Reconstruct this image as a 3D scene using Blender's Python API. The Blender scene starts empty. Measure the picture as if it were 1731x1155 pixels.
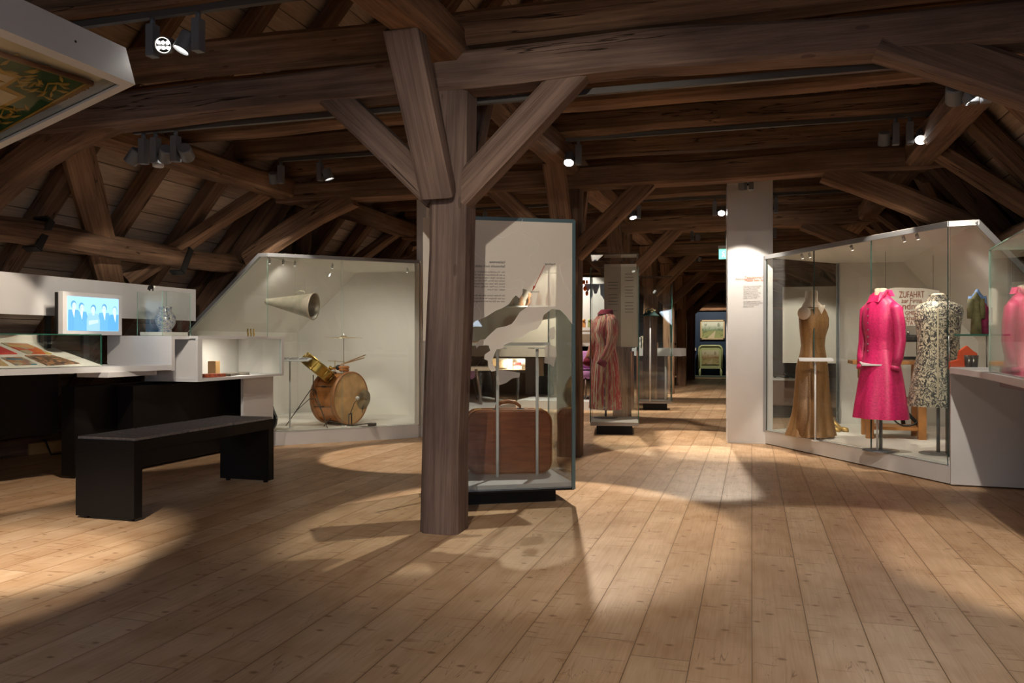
import bpy, bmesh, math, random
from mathutils import Vector, Matrix, noise
random.seed(7)
C = bpy.context.scene.collection
S = bpy.context.scene
PI = math.pi
# ------------------------------------------------------------------ camera, world, exposure, big lights
F = 1380.0; CX = 865.5; CY = 577.5; EYE = 1.1
TH = math.atan(405.5 / F); sn, cs = math.sin(TH), math.cos(TH)
cam = bpy.data.cameras.new('camera'); camo = bpy.data.objects.new('camera', cam); C.objects.link(camo)
cam.sensor_fit = 'HORIZONTAL'; cam.sensor_width = 36; cam.lens = F / 1731 * 36
cam.clip_start = 0.05; cam.clip_end = 100
camo.location = (0, 0, EYE); camo.rotation_euler = (PI / 2, 0, TH)
S.camera = camo
w = bpy.data.worlds.new('world'); S.world = w; w.use_nodes = True
w.node_tree.nodes['Background'].inputs[0].default_value = (0.75, 0.85, 1.0, 1)
w.node_tree.nodes['Background'].inputs[1].default_value = 0.35
S.view_settings.view_transform = 'Standard'; S.view_settings.look = 'None'
S.view_settings.exposure = 0.75; S.view_settings.gamma = 1; S.view_settings.use_curve_mapping = False
cy = S.cycles
cy.max_bounces = 7; cy.diffuse_bounces = 4; cy.glossy_bounces = 3; cy.transmission_bounces = 4
cy.transparent_max_bounces = 32; cy.sample_clamp_indirect = 4; cy.sample_clamp_direct = 0
cy.caustics_reflective = False; cy.caustics_refractive = False; cy.use_denoising = True
cy.blur_glossy = 0.5

def area(name, loc, target, size, size_y, power, col):
    l = bpy.data.lights.new(name, 'AREA'); l.shape = 'RECTANGLE'; l.size = size; l.size_y = size_y
    l.energy = power; l.color = col
    o = bpy.data.objects.new(name, l); C.objects.link(o); o.location = loc
    o.rotation_euler = (Vector(target) - Vector(loc)).to_track_quat('-Z', 'Y').to_euler(); return o
# cool daylight from behind the viewer, through two added roof windows that stay unseen
ADDED_ROOFWIN = [(2.36, -1.6, 1.75, 1), (-5.72, -1.6, 1.75, -1)]
for x, y, z, sg_ in ADDED_ROOFWIN:
    area('roof_window_daylight', (x, y, z), (x - sg_ * 1.19, y, z - 1.0), 2.4, 1.1, 36 if sg_ > 0 else 26, (0.74, 0.86, 1.0))

# ------------------------------------------------------------------ maths helpers: where a sight line meets the room
def ray(px, py):
    u = (px - CX) / F; v = (CY - py) / F
    return Vector((-sn + u * cs, cs + u * sn, v))
def aZ(px, py, z=0.0):
    r = ray(px, py); return Vector((0, 0, EYE)) + r * ((z - EYE) / r.z)
def aY(px, py, y):
    r = ray(px, py); return Vector((0, 0, EYE)) + r * (y / r.y)
def aX(px, py, x):
    r = ray(px, py); return Vector((0, 0, EYE)) + r * (x / r.x)
def aD(px, py, d):
    return Vector((0, 0, EYE)) + ray(px, py) * d

# ------------------------------------------------------------------ materials
def mat(name, col, rough=0.5, metal=0.0, spec=0.5, emit=None, es=0.0, bump=0, bscale=50, var=0.0, vscale=4):
    m = bpy.data.materials.new(name); m.use_nodes = True; nt = m.node_tree; b = nt.nodes['Principled BSDF']
    b.inputs['Base Color'].default_value = (*col, 1); b.inputs['Roughness'].default_value = rough
    b.inputs['Metallic'].default_value = metal; b.inputs['Specular IOR Level'].default_value = spec
    if emit:
        b.inputs['Emission Color'].default_value = (*emit, 1); b.inputs['Emission Strength'].default_value = es
    tc = nt.nodes.new('ShaderNodeTexCoord')
    if var:
        n = nt.nodes.new('ShaderNodeTexNoise'); n.inputs['Scale'].default_value = vscale; n.inputs['Detail'].default_value = 4
        nt.links.new(tc.outputs['Object'], n.inputs['Vector'])
        r = nt.nodes.new('ShaderNodeValToRGB'); r.color_ramp.elements[0].position = .35; r.color_ramp.elements[1].position = .65
        r.color_ramp.elements[0].color = (*[c * (1 - var) for c in col], 1); r.color_ramp.elements[1].color = (*[min(1, c * (1 + var)) for c in col], 1)
        nt.links.new(n.outputs['Fac'], r.inputs['Fac']); nt.links.new(r.outputs['Color'], b.inputs['Base Color'])
    if bump:
        n = nt.nodes.new('ShaderNodeTexNoise'); n.inputs['Scale'].default_value = bscale
        nt.links.new(tc.outputs['Object'], n.inputs['Vector'])
        bu = nt.nodes.new('ShaderNodeBump'); bu.inputs['Strength'].default_value = bump; bu.inputs['Distance'].default_value = .01
        nt.links.new(n.outputs['Fac'], bu.inputs['Height']); nt.links.new(bu.outputs['Normal'], b.inputs['Normal'])
    return m

class NT:
    """small helper to write node trees"""
    def __init__(s, name):
        s.m = bpy.data.materials.new(name); s.m.use_nodes = True; s.t = s.m.node_tree; s.b = s.t.nodes['Principled BSDF']
        s.tc = s.n('TexCoord')
    def n(s, k, **kw):
        x = s.t.nodes.new('ShaderNode' + k)
        for a, v in kw.items(): setattr(x, a, v)
        return x
    def l(s, a, b): s.t.links.new(a, b)
    def val(s, sock, v):
        if isinstance(v, bpy.types.NodeSocket): s.l(v, sock)
        else: sock.default_value = v
    def mapping(s, vec, sc=(1, 1, 1), loc=(0, 0, 0), rot=(0, 0, 0)):
        x = s.n('Mapping'); s.l(vec, x.inputs[0]); s.val(x.inputs[1], loc); x.inputs[2].default_value = rot; x.inputs[3].default_value = sc
        return x.outputs[0]
    def noise(s, vec, scale, detail=4, rough=.5, dist=0):
        x = s.n('TexNoise'); s.l(vec, x.inputs['Vector']); x.inputs['Scale'].default_value = scale
        x.inputs['Detail'].default_value = detail; x.inputs['Roughness'].default_value = rough; x.inputs['Distortion'].default_value = dist
        return x.outputs['Fac']
    def math(s, op, a, b=0.0, clamp=False):
        x = s.n('Math', operation=op); x.use_clamp = clamp; s.val(x.inputs[0], a); s.val(x.inputs[1], b); return x.outputs[0]
    def ramp(s, fac, *stops):
        x = s.n('ValToRGB'); e = x.color_ramp.elements
        while len(e) < len(stops): e.new(0.5)
        for i, (p, c) in enumerate(stops):
            e[i].position = p; e[i].color = (*c, 1) if len(c) == 3 else c
        s.l(fac, x.inputs[0]); return x.outputs[0]
    def mix(s, fac, a, b, mode='MIX'):
        x = s.n('Mix', data_type='RGBA', blend_type=mode); s.val(x.inputs[0], fac)
        s.val(x.inputs[6], a if isinstance(a, bpy.types.NodeSocket) else (*a, 1)); s.val(x.inputs[7], b if isinstance(b, bpy.types.NodeSocket) else (*b, 1))
        return x.outputs[2]
    def bump(s, h, strength=.3, dist=.01):
        x = s.n('Bump'); x.inputs['Strength'].default_value = strength; x.inputs['Distance'].default_value = dist
        s.l(h, x.inputs['Height']); s.l(x.outputs[0], s.b.inputs['Normal'])

def timber_mat(name, c_lo, c_hi, crackc=(0.02, 0.012, 0.008), gain=1.0):
    t = NT(name); oi = t.n('ObjectInfo')
    add = t.n('VectorMath', operation='ADD'); t.l(t.tc.outputs['Object'], add.inputs[0])
    mul = t.math('MULTIPLY', oi.outputs['Random'], 37.0)
    cb = t.n('CombineXYZ'); t.l(mul, cb.inputs[0]); t.l(mul, cb.inputs[1]); t.l(mul, cb.inputs[2]); t.l(cb.outputs[0], add.inputs[1])
    v = add.outputs[0]
    g = t.noise(t.mapping(v, (.55, 20, 20)), 2.0, 6, .62, .25)
    g2 = t.noise(t.mapping(v, (1.0, 3, 3)), 1.6, 3, .5)
    fine = t.noise(t.mapping(v, (3, 110, 110)), 2.0, 3, .6)
    col = t.ramp(g, (.28, c_lo), (.52, tuple((a + b) / 2 for a, b in zip(c_lo, c_hi))), (.74, c_hi))
    tone = t.ramp(g2, (.3, (.62, .60, .60)), (.7, (1.2, 1.17, 1.12)))
    col = t.mix(1.0, col, tone, 'MULTIPLY')
    ftone = t.ramp(fine, (.3, (.84, .84, .84)), (.7, (1.08, 1.08, 1.08)))
    col = t.mix(1.0, col, ftone, 'MULTIPLY')
    rt = t.ramp(oi.outputs['Random'], (0, (.82, .82, .84)), (1, (1.15, 1.1, 1.05)))
    col = t.mix(1.0, col, rt, 'MULTIPLY')
    cr = t.noise(t.mapping(v, (.22, 6.0, 6.0)), 1.9, 3, .55, .15)
    crk = t.math('ABSOLUTE', t.math('SUBTRACT', cr, .5))
    crm = t.math('SUBTRACT', 1.0, t.math('MULTIPLY', crk, 120.0, True), True)
    lng = t.noise(t.mapping(v, (.25, 3, 3)), 1.3, 1)
    crm = t.math('MULTIPLY', crm, t.math('GREATER_THAN', lng, .53))
    kn = t.n('TexVoronoi'); t.l(t.mapping(v, (1.6, 5, 5)), kn.inputs['Vector']); kn.inputs['Scale'].default_value = 1.3
    knm = t.math('LESS_THAN', kn.outputs['Distance'], .075)
    col = t.mix(t.math('MULTIPLY', knm, .5), col, (c_lo[0] * .5, c_lo[1] * .45, c_lo[2] * .4))
    col = t.mix(crm, col, crackc)
    t.l(col, t.b.inputs['Base Color']); t.b.inputs['Roughness'].default_value = .85; t.b.inputs['Specular IOR Level'].default_value = .2
    h = t.math('SUBTRACT', t.math('ADD', t.math('MULTIPLY', g, .6), t.math('MULTIPLY', fine, .25)), t.math('MULTIPLY', crm, 1.5))
    t.bump(h, .7, .012)
    return t.m

def floor_mat():
    t = NT('pine_floor_boards'); v = t.tc.outputs['Object']
    sx = t.n('SeparateXYZ'); t.l(v, sx.inputs[0])
    W = .205
    # board index across, with a board-dependent joint offset along
    row = t.math('FLOOR', t.math('DIVIDE', sx.outputs[0], W))
    fx = t.math('FRACT', t.math('DIVIDE', sx.outputs[0], W))
    wn = t.n('TexWhiteNoise', noise_dimensions='1D'); t.l(row, wn.inputs['W'])
    L = 3.1
    yy = t.math('ADD', t.math('DIVIDE', sx.outputs[1], L), wn.outputs['Value'])
    seg = t.math('FLOOR', yy); fy = t.math('FRACT', yy)
    idv = t.math('ADD', t.math('MULTIPLY', row, 7.31), t.math('MULTIPLY', seg, 3.17))
    wb = t.n('TexWhiteNoise', noise_dimensions='1D'); t.l(idv, wb.inputs['W'])
    r = wb.outputs['Value']
    off = t.n('CombineXYZ'); t.l(t.math('MULTIPLY', r, 50), off.inputs[0]); t.l(t.math('MULTIPLY', r, 31), off.inputs[1])
    ad = t.n('VectorMath', operation='ADD'); t.l(v, ad.inputs[0]); t.l(off.outputs[0], ad.inputs[1]); p = ad.outputs[0]
    base = t.ramp(r, (0, (.56, .365, .215)), (.35, (.65, .45, .285)), (.7, (.61, .40, .24)), (1, (.68, .49, .32)))
    gr = t.noise(t.mapping(p, (26, .9, 1)), 2.2, 5, .6, 1.2)
    col = t.mix(1, base, t.ramp(gr, (.3, (.90, .87, .83)), (.55, (1, 1, 1)), (.8, (1.05, 1.06, 1.06))), 'MULTIPLY')
    # cathedral figure
    wv = t.n('TexWave', wave_type='RINGS', rings_direction='X'); t.l(t.mapping(p, (9, .55, 1)), wv.inputs['Vector'])
    wv.inputs['Scale'].default_value = 1.6; wv.inputs['Distortion'].default_value = 5; wv.inputs['Detail'].default_value = 2; wv.inputs['Detail Scale'].default_value = .7
    col = t.mix(.35, col, t.mix(1, col, t.ramp(wv.outputs['Fac'], (0, (.8, .7, .58)), (.5, (1, 1, 1))), 'MULTIPLY'))
    # worn blotches
    bl = t.noise(t.mapping(p, (3.0, 1.0, 1)), 1.7, 3)
    col = t.mix(1, col, t.ramp(bl, (.3, (.84, .78, .72)), (.6, (1.04, 1.04, 1.04))), 'MULTIPLY')
    # knots, drawn out across the board
    vo = t.n('TexVoronoi', voronoi_dimensions='2D'); t.l(t.mapping(p, (4.2, 6.5, 1)), vo.inputs['Vector']); vo.inputs['Scale'].default_value = 1.0
    kr = t.math('MULTIPLY', t.noise(p, 9, 2), .05)
    kd = t.math('SUBTRACT', vo.outputs['Distance'], kr)
    ksel = t.n('SeparateColor'); t.l(vo.outputs['Color'], ksel.inputs[0])
    kn = t.ramp(kd, (.0, (1, 1, 1)), (.02, (.8, .8, .8)), (.06, (0, 0, 0))); kn = t.math('MULTIPLY', kn, t.math('GREATER_THAN', ksel.outputs[1], .5))
    col = t.mix(t.math('MULTIPLY', kn, .72), col, (.20, .085, .03))
    # fine cracks and dark streaks
    cr = t.noise(t.mapping(p, (5, .55, 1)), 2.6, 3, .5, .8)
    crm = t.math('SUBTRACT', 1.0, t.math('MULTIPLY', t.math('ABSOLUTE', t.math('SUBTRACT', cr, .5)), 230.0, True), True)
    sel = t.math('GREATER_THAN', t.noise(t.mapping(p, (1.5, 1.3, 1)), 1.5, 1), .53)
    col = t.mix(t.math('MULTIPLY', t.math('MULTIPLY', crm, sel), .75), col, (.16, .075, .03))
    # cross wise brown scuffs
    cs_ = t.noise(t.mapping(p, (2.2, 16, 1)), 2.2, 3, .5, .5)
    scm = t.ramp(cs_, (.62, (0, 0, 0)), (.70, (1, 1, 1)))
    col = t.mix(t.math('MULTIPLY', scm, .6), col, (.27, .12, .045))
    # joints
    ex = t.math('MINIMUM', fx, t.math('SUBTRACT', 1.0, fx)); ey = t.math('MINIMUM', fy, t.math('SUBTRACT', 1.0, fy))
    gx = t.math('SUBTRACT', 1.0, t.math('DIVIDE', ex, .013), True)
    band = t.math('SUBTRACT', 1.0, t.math('DIVIDE', ex, .085), True); col = t.mix(t.math('MULTIPLY', band, .32), col, (.42, .22, .09)); gy = t.math('SUBTRACT', 1.0, t.math('DIVIDE', ey, .0009), True)
    g = t.math('MAXIMUM', gx, gy)
    g = t.math('MULTIPLY', t.math('POWER', g, .8), .85)
    col = t.mix(g, col, (.07, .03, .012))
    t.l(col, t.b.inputs['Base Color'])
    ro = t.ramp(gr, (.3, (.55, .55, .55)), (.7, (.42, .42, .42))); t.l(ro, t.b.inputs['Roughness'])
    t.b.inputs['Specular IOR Level'].default_value = .35
    t.bump(t.math('SUBTRACT', t.math('MULTIPLY', gr, .12), g), .35, .004)
    return t.m

def boards_mat():
    t = NT('roof_boards'); v = t.tc.outputs['Object']
    sx = t.n('SeparateXYZ'); t.l(v, sx.inputs[0])          # local x = along the roof, y = up the slope
    W = .19
    row = t.math('FLOOR', t.math('DIVIDE', sx.outputs[1], W)); fy = t.math('FRACT', t.math('DIVIDE', sx.outputs[1], W))
    wn = t.n('TexWhiteNoise', noise_dimensions='1D'); t.l(row, wn.inputs['W'])
    base = t.ramp(wn.outputs['Value'], (0, (.50, .38, .29)), (.5, (.58, .46, .36)), (1, (.66, .54, .43)))
    gr = t.noise(t.mapping(v, (1.2, 18, 1)), 2.4, 4, .6, .8)
    col = t.mix(1, base, t.ramp(gr, (.3, (.72, .70, .68)), (.7, (1.1, 1.1, 1.1))), 'MULTIPLY')
    e = t.math('MINIMUM', fy, t.math('SUBTRACT', 1.0, fy))
    g = t.math('SUBTRACT', 1.0, t.math('DIVIDE', e, .035), True)
    col = t.mix(g, col, (.03, .02, .015))
    t.l(col, t.b.inputs['Base Color']); t.b.inputs['Roughness'].default_value = .8; t.b.inputs['Specular IOR Level'].default_value = .2
    t.bump(t.math('SUBTRACT', t.math('MULTIPLY', gr, .2), g), .5, .01)
    return t.m

def glass_mat(name, tint=(.965, .985, .975), refl=1.0):
    m = bpy.data.materials.new(name); m.use_nodes = True; nt = m.node_tree; nt.nodes.clear(); N = nt.nodes.new
    o = N('ShaderNodeOutputMaterial'); mx = N('ShaderNodeMixShader'); tr = N('ShaderNodeBsdfTransparent'); gl = N('ShaderNodeBsdfGlossy')
    ge = N('ShaderNodeNewGeometry'); dp = N('ShaderNodeVectorMath'); dp.operation = 'DOT_PRODUCT'
    nt.links.new(ge.outputs['Normal'], dp.inputs[0]); nt.links.new(ge.outputs['Incoming'], dp.inputs[1])
    def mt(op, a_, b_):
        x = N('ShaderNodeMath'); x.operation = op; x.use_clamp = False
        for i, v in enumerate((a_, b_)):
            if isinstance(v, bpy.types.NodeSocket): nt.links.new(v, x.inputs[i])
            else: x.inputs[i].default_value = v
        return x.outputs[0]
    c = mt('ABSOLUTE', dp.outputs['Value'], 0); fr = mt('ADD', mt('MULTIPLY', mt('POWER', mt('SUBTRACT', 1.0, c), 5.0), .90 * refl), .035 * refl)
    tr.inputs[0].default_value = (*tint, 1); gl.inputs['Roughness'].default_value = 0.0; gl.inputs['Color'].default_value = (1, 1, 1, 1)
    nt.links.new(fr, mx.inputs[0])
    nt.links.new(tr.outputs[0], mx.inputs[1]); nt.links.new(gl.outputs[0], mx.inputs[2]); nt.links.new(mx.outputs[0], o.inputs[0])
    return m

def film_mat(name, col, alpha):
    m = bpy.data.materials.new(name); m.use_nodes = True; nt = m.node_tree; b = nt.nodes['Principled BSDF']
    b.inputs['Base Color'].default_value = (*col, 1); b.inputs['Alpha'].default_value = alpha; b.inputs['Roughness'].default_value = .6
    b.inputs['Specular IOR Level'].default_value = .1
    return m

M = {}
M['timber'] = timber_mat('old_oak_timber', (.135, .083, .054), (.34, .215, .140))
M['timber_grey'] = timber_mat('weathered_grey_timber', (.14, .099, .084), (.31, .228, .195))  # greyer copy for the nearest frame, cool daylight mixed into its colour
M['timber_dark'] = timber_mat('dark_old_timber', (.06, .034, .021), (.17, .097, .060))
M['floor'] = floor_mat(); M['boards'] = boards_mat()
M['glass'] = glass_mat('case_glass'); M['edge'] = mat('glass_edge_green', (.03, .14, .10), .2, 0, .6)
M['edge_dark'] = mat('glass_edge_dark', (.05, .085, .075), .25, 0, .5)
M['edge_pale'] = mat('glass_edge_pale_green', (.25, .45, .38), .2, 0, .6)
M['edge_blue'] = mat('glass_edge_blue_grey', (.10, .17, .20), .25, 0, .6)
M['white'] = mat('white_laminate', (.70, .70, .71), .42, var=.03, vscale=3)
M['white_in'] = mat('white_case_lining', (.80, .77, .71), .6, var=.02, vscale=2)
M['cream'] = mat('cream_board', (.78, .72, .62), .7, var=.03, vscale=5)
M['grey_metal'] = mat('grey_anodised_metal', (.36, .37, .39), .38, .6)
M['lampgrey'] = mat('grey_lamp_housing', (.17, .18, .20), .45, .2)
M['black'] = mat('black_lacquer', (.007, .0055, .005), .55, 0, .25)
M['blackm'] = mat('black_metal', (.02, .02, .02), .5, .3)
M['felt'] = mat('grey_felt', (.33, .30, .29), .95, bump=.6, bscale=400, var=.2, vscale=60)
M['led'] = mat('lamp_led', (1, 1, 1), .5, emit=(1, .95, .86), es=30)
M['led_dim'] = mat('lamp_glow_ring', (1, 1, 1), .5, emit=(1, .93, .82), es=3.5)
M['steel'] = mat('steel', (.55, .54, .52), .3, 1)
M['dark_steel'] = mat('dark_steel', (.12, .11, .10), .4, .8)
M['brass'] = mat('brass', (.62, .42, .13), .3, 1)
M['silver'] = mat('dull_silver_tin', (.52, .47, .38), .42, .35, var=.12, vscale=12)
M['paper'] = mat('white_paper', (.82, .80, .76), .7)

# ------------------------------------------------------------------ mesh helpers
def link(name, me, m=None, parent=None, mats=None):
    o = bpy.data.objects.new(name, me); C.objects.link(o)
    for x in (mats or ([m] if m else [])): me.materials.append(x)
    par(o, parent)
    return o
def world_of(o):
    if o.parent: return world_of(o.parent) @ o.matrix_parent_inverse @ o.matrix_basis
    return o.matrix_basis.copy()
def par(o, parent):
    # children are built in world coordinates and keep them
    if parent:
        o.parent = parent; o.matrix_parent_inverse = world_of(parent).inverted()
def obj(name, bm, m=None, parent=None, smooth=False, mats=None, mw=None, recalc=True):
    if recalc: bmesh.ops.recalc_face_normals(bm, faces=bm.faces)
    me = bpy.data.meshes.new(name); bm.to_mesh(me); bm.free()
    if smooth:
        for p in me.polygons: p.use_smooth = True
    o = link(name, me, m, parent, mats)
    if mw is not None: o.matrix_basis = mw
    return o
def tag(o, label=None, cat=None, group=None, kind=None):
    if label: o['label'] = label
    if cat: o['category'] = cat
    if group: o['group'] = group
    if kind: o['kind'] = kind
    return o
def thing(name, label, cat, loc=(0, 0, 0), rz=0, group=None):
    o = bpy.data.objects.new(name, None); C.objects.link(o); o.location = loc; o.rotation_euler = (0, 0, rz)
    o.empty_display_size = .1
    return tag(o, label, cat, group)
def B(): return bmesh.new()
def box(bm, c, s, rot=None, mi=0, bev=0):
    """box centred at c of size s, rot an optional 3x3 matrix"""
    R = rot or Matrix.Identity(3); c = Vector(c)
    vs = [bm.verts.new(c + R @ Vector((x * s[0] / 2, y * s[1] / 2, z * s[2] / 2))) for x in (-1, 1) for y in (-1, 1) for z in (-1, 1)]
    fs = []
    for idx in ((0, 1, 3, 2), (4, 6, 7, 5), (0, 4, 5, 1), (2, 3, 7, 6), (0, 2, 6, 4), (1, 5, 7, 3)):
        f = bm.faces.new([vs[i] for i in idx]); f.material_index = mi; fs.append(f)
    if bev:
        es = {e for f in fs for e in f.edges}
        bmesh.ops.bevel(bm, geom=list(es), offset=bev, segments=2, affect='EDGES', profile=.7)
    return fs
def RZ(a): return Matrix.Rotation(a, 3, 'Z')
def prism(bm, poly, z0, z1, mi=0):
    """vertical prism from a plan polygon"""
    a = [bm.verts.new((p[0], p[1], z0)) for p in poly]; b = [bm.verts.new((p[0], p[1], z1)) for p in poly]
    n = len(poly); bm.faces.new(a[::-1]).material_index = mi; bm.faces.new(b).material_index = mi
    for i in range(n): bm.faces.new([a[i], a[(i + 1) % n], b[(i + 1) % n], b[i]]).material_index = mi
def slab(bm, pts, d, mi=0, mi_side=None):
    """polygon of 3D points given the thickness vector d"""
    a = [bm.verts.new(Vector(p)) for p in pts]; b = [bm.verts.new(Vector(p) + Vector(d)) for p in pts]
    n = len(pts); bm.faces.new(a[::-1]).material_index = mi; bm.faces.new(b).material_index = mi
    for i in range(n):
        bm.faces.new([a[i], a[(i + 1) % n], b[(i + 1) % n], b[i]]).material_index = mi if mi_side is None else mi_side
def frame_of(d, up=(0, 0, 1)):
    d = Vector(d).normalized(); up = Vector(up)
    if abs(d.dot(up)) > .98: up = Vector((1, 0, 0))
    y = up.cross(d).normalized(); z = d.cross(y).normalized()
    return d, y, z
def tube(bm, pts, r, n=10, mi=0, cap=True, smooth=True):
    pts = [Vector(p) for p in pts]; rs = r if isinstance(r, (list, tuple)) else [r] * len(pts)
    rings = []; prev = None
    for i, p in enumerate(pts):
        a = pts[max(i - 1, 0)]; b = pts[min(i + 1, len(pts) - 1)]
        d, y, z = frame_of(b - a, prev or (0, 0, 1)); prev = z
        rings.append([bm.verts.new(p + (y * math.cos(t * 2 * PI / n) + z * math.sin(t * 2 * PI / n)) * rs[i]) for t in range(n)])
    for i in range(len(rings) - 1):
        for k in range(n):
            f = bm.faces.new([rings[i][k], rings[i][(k + 1) % n], rings[i + 1][(k + 1) % n], rings[i + 1][k]]); f.material_index = mi; f.smooth = smooth
    if cap:
        bm.faces.new(rings[0][::-1]).material_index = mi; bm.faces.new(rings[-1]).material_index = mi
def loft(bm, rings, mi=0, cap=True, close=True):
    R = [[bm.verts.new(Vector(p)) for p in r] for r in rings]; n = len(R[0])
    for i in range(len(R) - 1):
        for k in range(n if close else n - 1):
            f = bm.faces.new([R[i][k], R[i][(k + 1) % n], R[i + 1][(k + 1) % n], R[i + 1][k]]); f.material_index = mi; f.smooth = True
    if cap:
        bm.faces.new(R[0][::-1]).material_index = mi; bm.faces.new(R[-1]).material_index = mi
def lathe(bm, prof, n=24, o=(0, 0, 0), mi=0, cap=True, rot=None):
    R = rot or Matrix.Identity(3); o = Vector(o)
    loft(bm, [[o + R @ Vector((max(r, .0004) * math.cos(2 * PI * k / n), max(r, .0004) * math.sin(2 * PI * k / n), z)) for k in range(n)] for r, z in prof], mi, cap)
def cyl(bm, p0, p1, r, n=16, mi=0): tube(bm, [p0, p1], r, n, mi)
def pane(name, p0, p1, z0, z1, parent, th=.010, edge='edge', label=None, z1b=None):
    """upright pane from plan point p0 to p1; green cut edges"""
    p0 = Vector(p0); p1 = Vector(p1); d = (p1 - p0).normalized(); nrm = Vector((-d.y, d.x, 0)) * th
    zb = z1 if z1b is None else z1b
    pts = [(p0.x, p0.y, z0), (p1.x, p1.y, z0), (p1.x, p1.y, zb), (p0.x, p0.y, z1)]
    bm = B(); slab(bm, [Vector(p) - nrm / 2 for p in pts], nrm, 0, 1)
    o = obj(name, bm, parent=parent, mats=[M['glass'], M[edge]])
    if label: o['label'] = label
    return o
def text(name, s, loc, size, m, parent=None, rot=(0, 0, 0), align='LEFT', mirror=False, ext=.0008, sx=1.0, mw=None):
    cu = bpy.data.curves.new(name, 'FONT'); cu.body = s; cu.size = size; cu.align_x = align; cu.extrude = ext
    o = bpy.data.objects.new(name, cu); C.objects.link(o); cu.materials.append(m)
    par(o, parent)
    if mw is not None: o.matrix_basis = mw
    else:
        o.location = loc; o.rotation_euler = rot
        o.scale = (-sx if mirror else sx, 1, 1)
    bpy.context.view_layer.update()
    me = bpy.data.meshes.new_from_object(o.evaluated_get(bpy.context.evaluated_depsgraph_get())); mb = o.matrix_basis.copy()
    bpy.data.objects.remove(o); bpy.data.curves.remove(cu)
    o = bpy.data.objects.new(name, me); C.objects.link(o); par(o, parent); o.matrix_basis = mb
    if not me.materials: me.materials.append(m)
    return o
def wall_matrix(o, xdir, flip=False):
    """matrix whose X runs along xdir (plan), Y up, Z out of the wall"""
    x = Vector((xdir[0], xdir[1], 0)).normalized(); y = Vector((0, 0, 1)); z = x.cross(y)
    return Matrix(((x.x, y.x, z.x, o[0]), (x.y, y.y, z.y, o[1]), (x.z, y.z, z.z, o[2]), (0, 0, 0, 1)))

def timber(name, p0, p1, w, h, m='timber', up=(0, 0, 1), label=None, cat=None, group=None, kind=None, wob=.006, bow=0.0, cham=.16, seed=None, round_=False, taper=0.0, parent=None, sag=0.0):
    """hewn beam between two points: local X runs along it, so the grain does too"""
    p0 = Vector(p0); p1 = Vector(p1); L = (p1 - p0).length
    x, y, z = frame_of(p1 - p0, up)
    sd = random.random() * 100 if seed is None else seed
    n = max(3, int(L / .22)); bm = B(); rings = []
    if round_:
        prof = [(math.cos(a * PI / 6) * .5, math.sin(a * PI / 6) * .5) for a in range(12)]
    else:
        c = cham; prof = [(-.5, -.5 + c), (-.5 + c, -.5), (.5 - c, -.5), (.5, -.5 + c), (.5, .5 - c), (.5 - c, .5), (-.5 + c, .5), (-.5, .5 - c)]
    for i in range(n + 1):
        t = i / n; q = Vector((t * L * .9 + sd, sd * .7, 0))
        oy = (noise.noise(q) * wob * 3) + bow * math.sin(PI * t); oz = noise.noise(q + Vector((0, 9, 0))) * wob * 3 + sag * math.sin(PI * t)
        sc = 1 + noise.noise(q * 1.7 + Vector((3, 3, 0))) * wob * 9 - taper * t
        ring = []
        for k, (a, b) in enumerate(prof):
            j = noise.noise(q * 2 + Vector((0, 0, k * 5.1))) * wob
            ring.append(Vector((t * L, a * w * sc + oy + j, b * h * sc + oz + j)))
        rings.append(ring)
    loft(bm, rings)
    for f in bm.faces: f.smooth = False
    o = obj(name, bm, M[m], parent)
    o.matrix_basis = Matrix(((x.x, y.x, z.x, p0.x), (x.y, y.y, z.y, p0.y), (x.z, y.z, z.z, p0.z), (0, 0, 0, 1)))
    return tag(o, label, cat, group, kind)

# ------------------------------------------------------------------ the attic: floor, roof slopes, gable walls
XM = -1.68                      # ridge line; the roof is symmetrical about it
YEND = 26.3
bm = B(); box(bm, (XM, 11, -.03), (11.8, 31.6, .06)); tag(obj('floor', bm, M['floor']), kind='structure')
SL = math.atan(1.19)
def roof_off(z): return 3.29 + (2.66 - z) / 1.19      # rafter underside, distance from the ridge line
for sgn, nm in ((-1, 'ceiling_left'), (1, 'ceiling_right')):
    o0 = roof_off(0) + .26; L = 9.0
    x = Vector((0, 1, 0)); y = Vector((-sgn * math.cos(SL), 0, math.sin(SL))); z = x.cross(y)
    bm = B(); box(bm, (14.9, L / 2, 0.0), (32, L, .03))
    tag(obj(nm, bm, M['boards'], mw=Matrix(((x.x, y.x, z.x, XM + sgn * o0), (x.y, y.y, z.y, -4.2), (x.z, y.z, z.z, 0), (0, 0, 0, 1)))), kind='structure')
wallm = mat('rough_plaster', (.30, .27, .24), .9, bump=.3, bscale=30)
def gable(nm, y, m, holes=()):
    bm = B(); pts = [(XM - 6, y, -.05), (XM + 6, y, -.05), (XM + 6, y, .1), (XM, y, 7.1), (XM - 6, y, .1)]
    slab(bm, pts, (0, .12, 0)); return tag(obj(nm, bm, m), kind='structure')
gable('wall_back', -4.2, wallm); gable('wall_end', YEND + .25, M['timber_dark'])
SLM = lambda sg_: Matrix(((0, -sg_ * math.cos(SL), sg_ * math.sin(SL)), (1, 0, 0), (0, math.sin(SL), math.cos(SL))))
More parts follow.
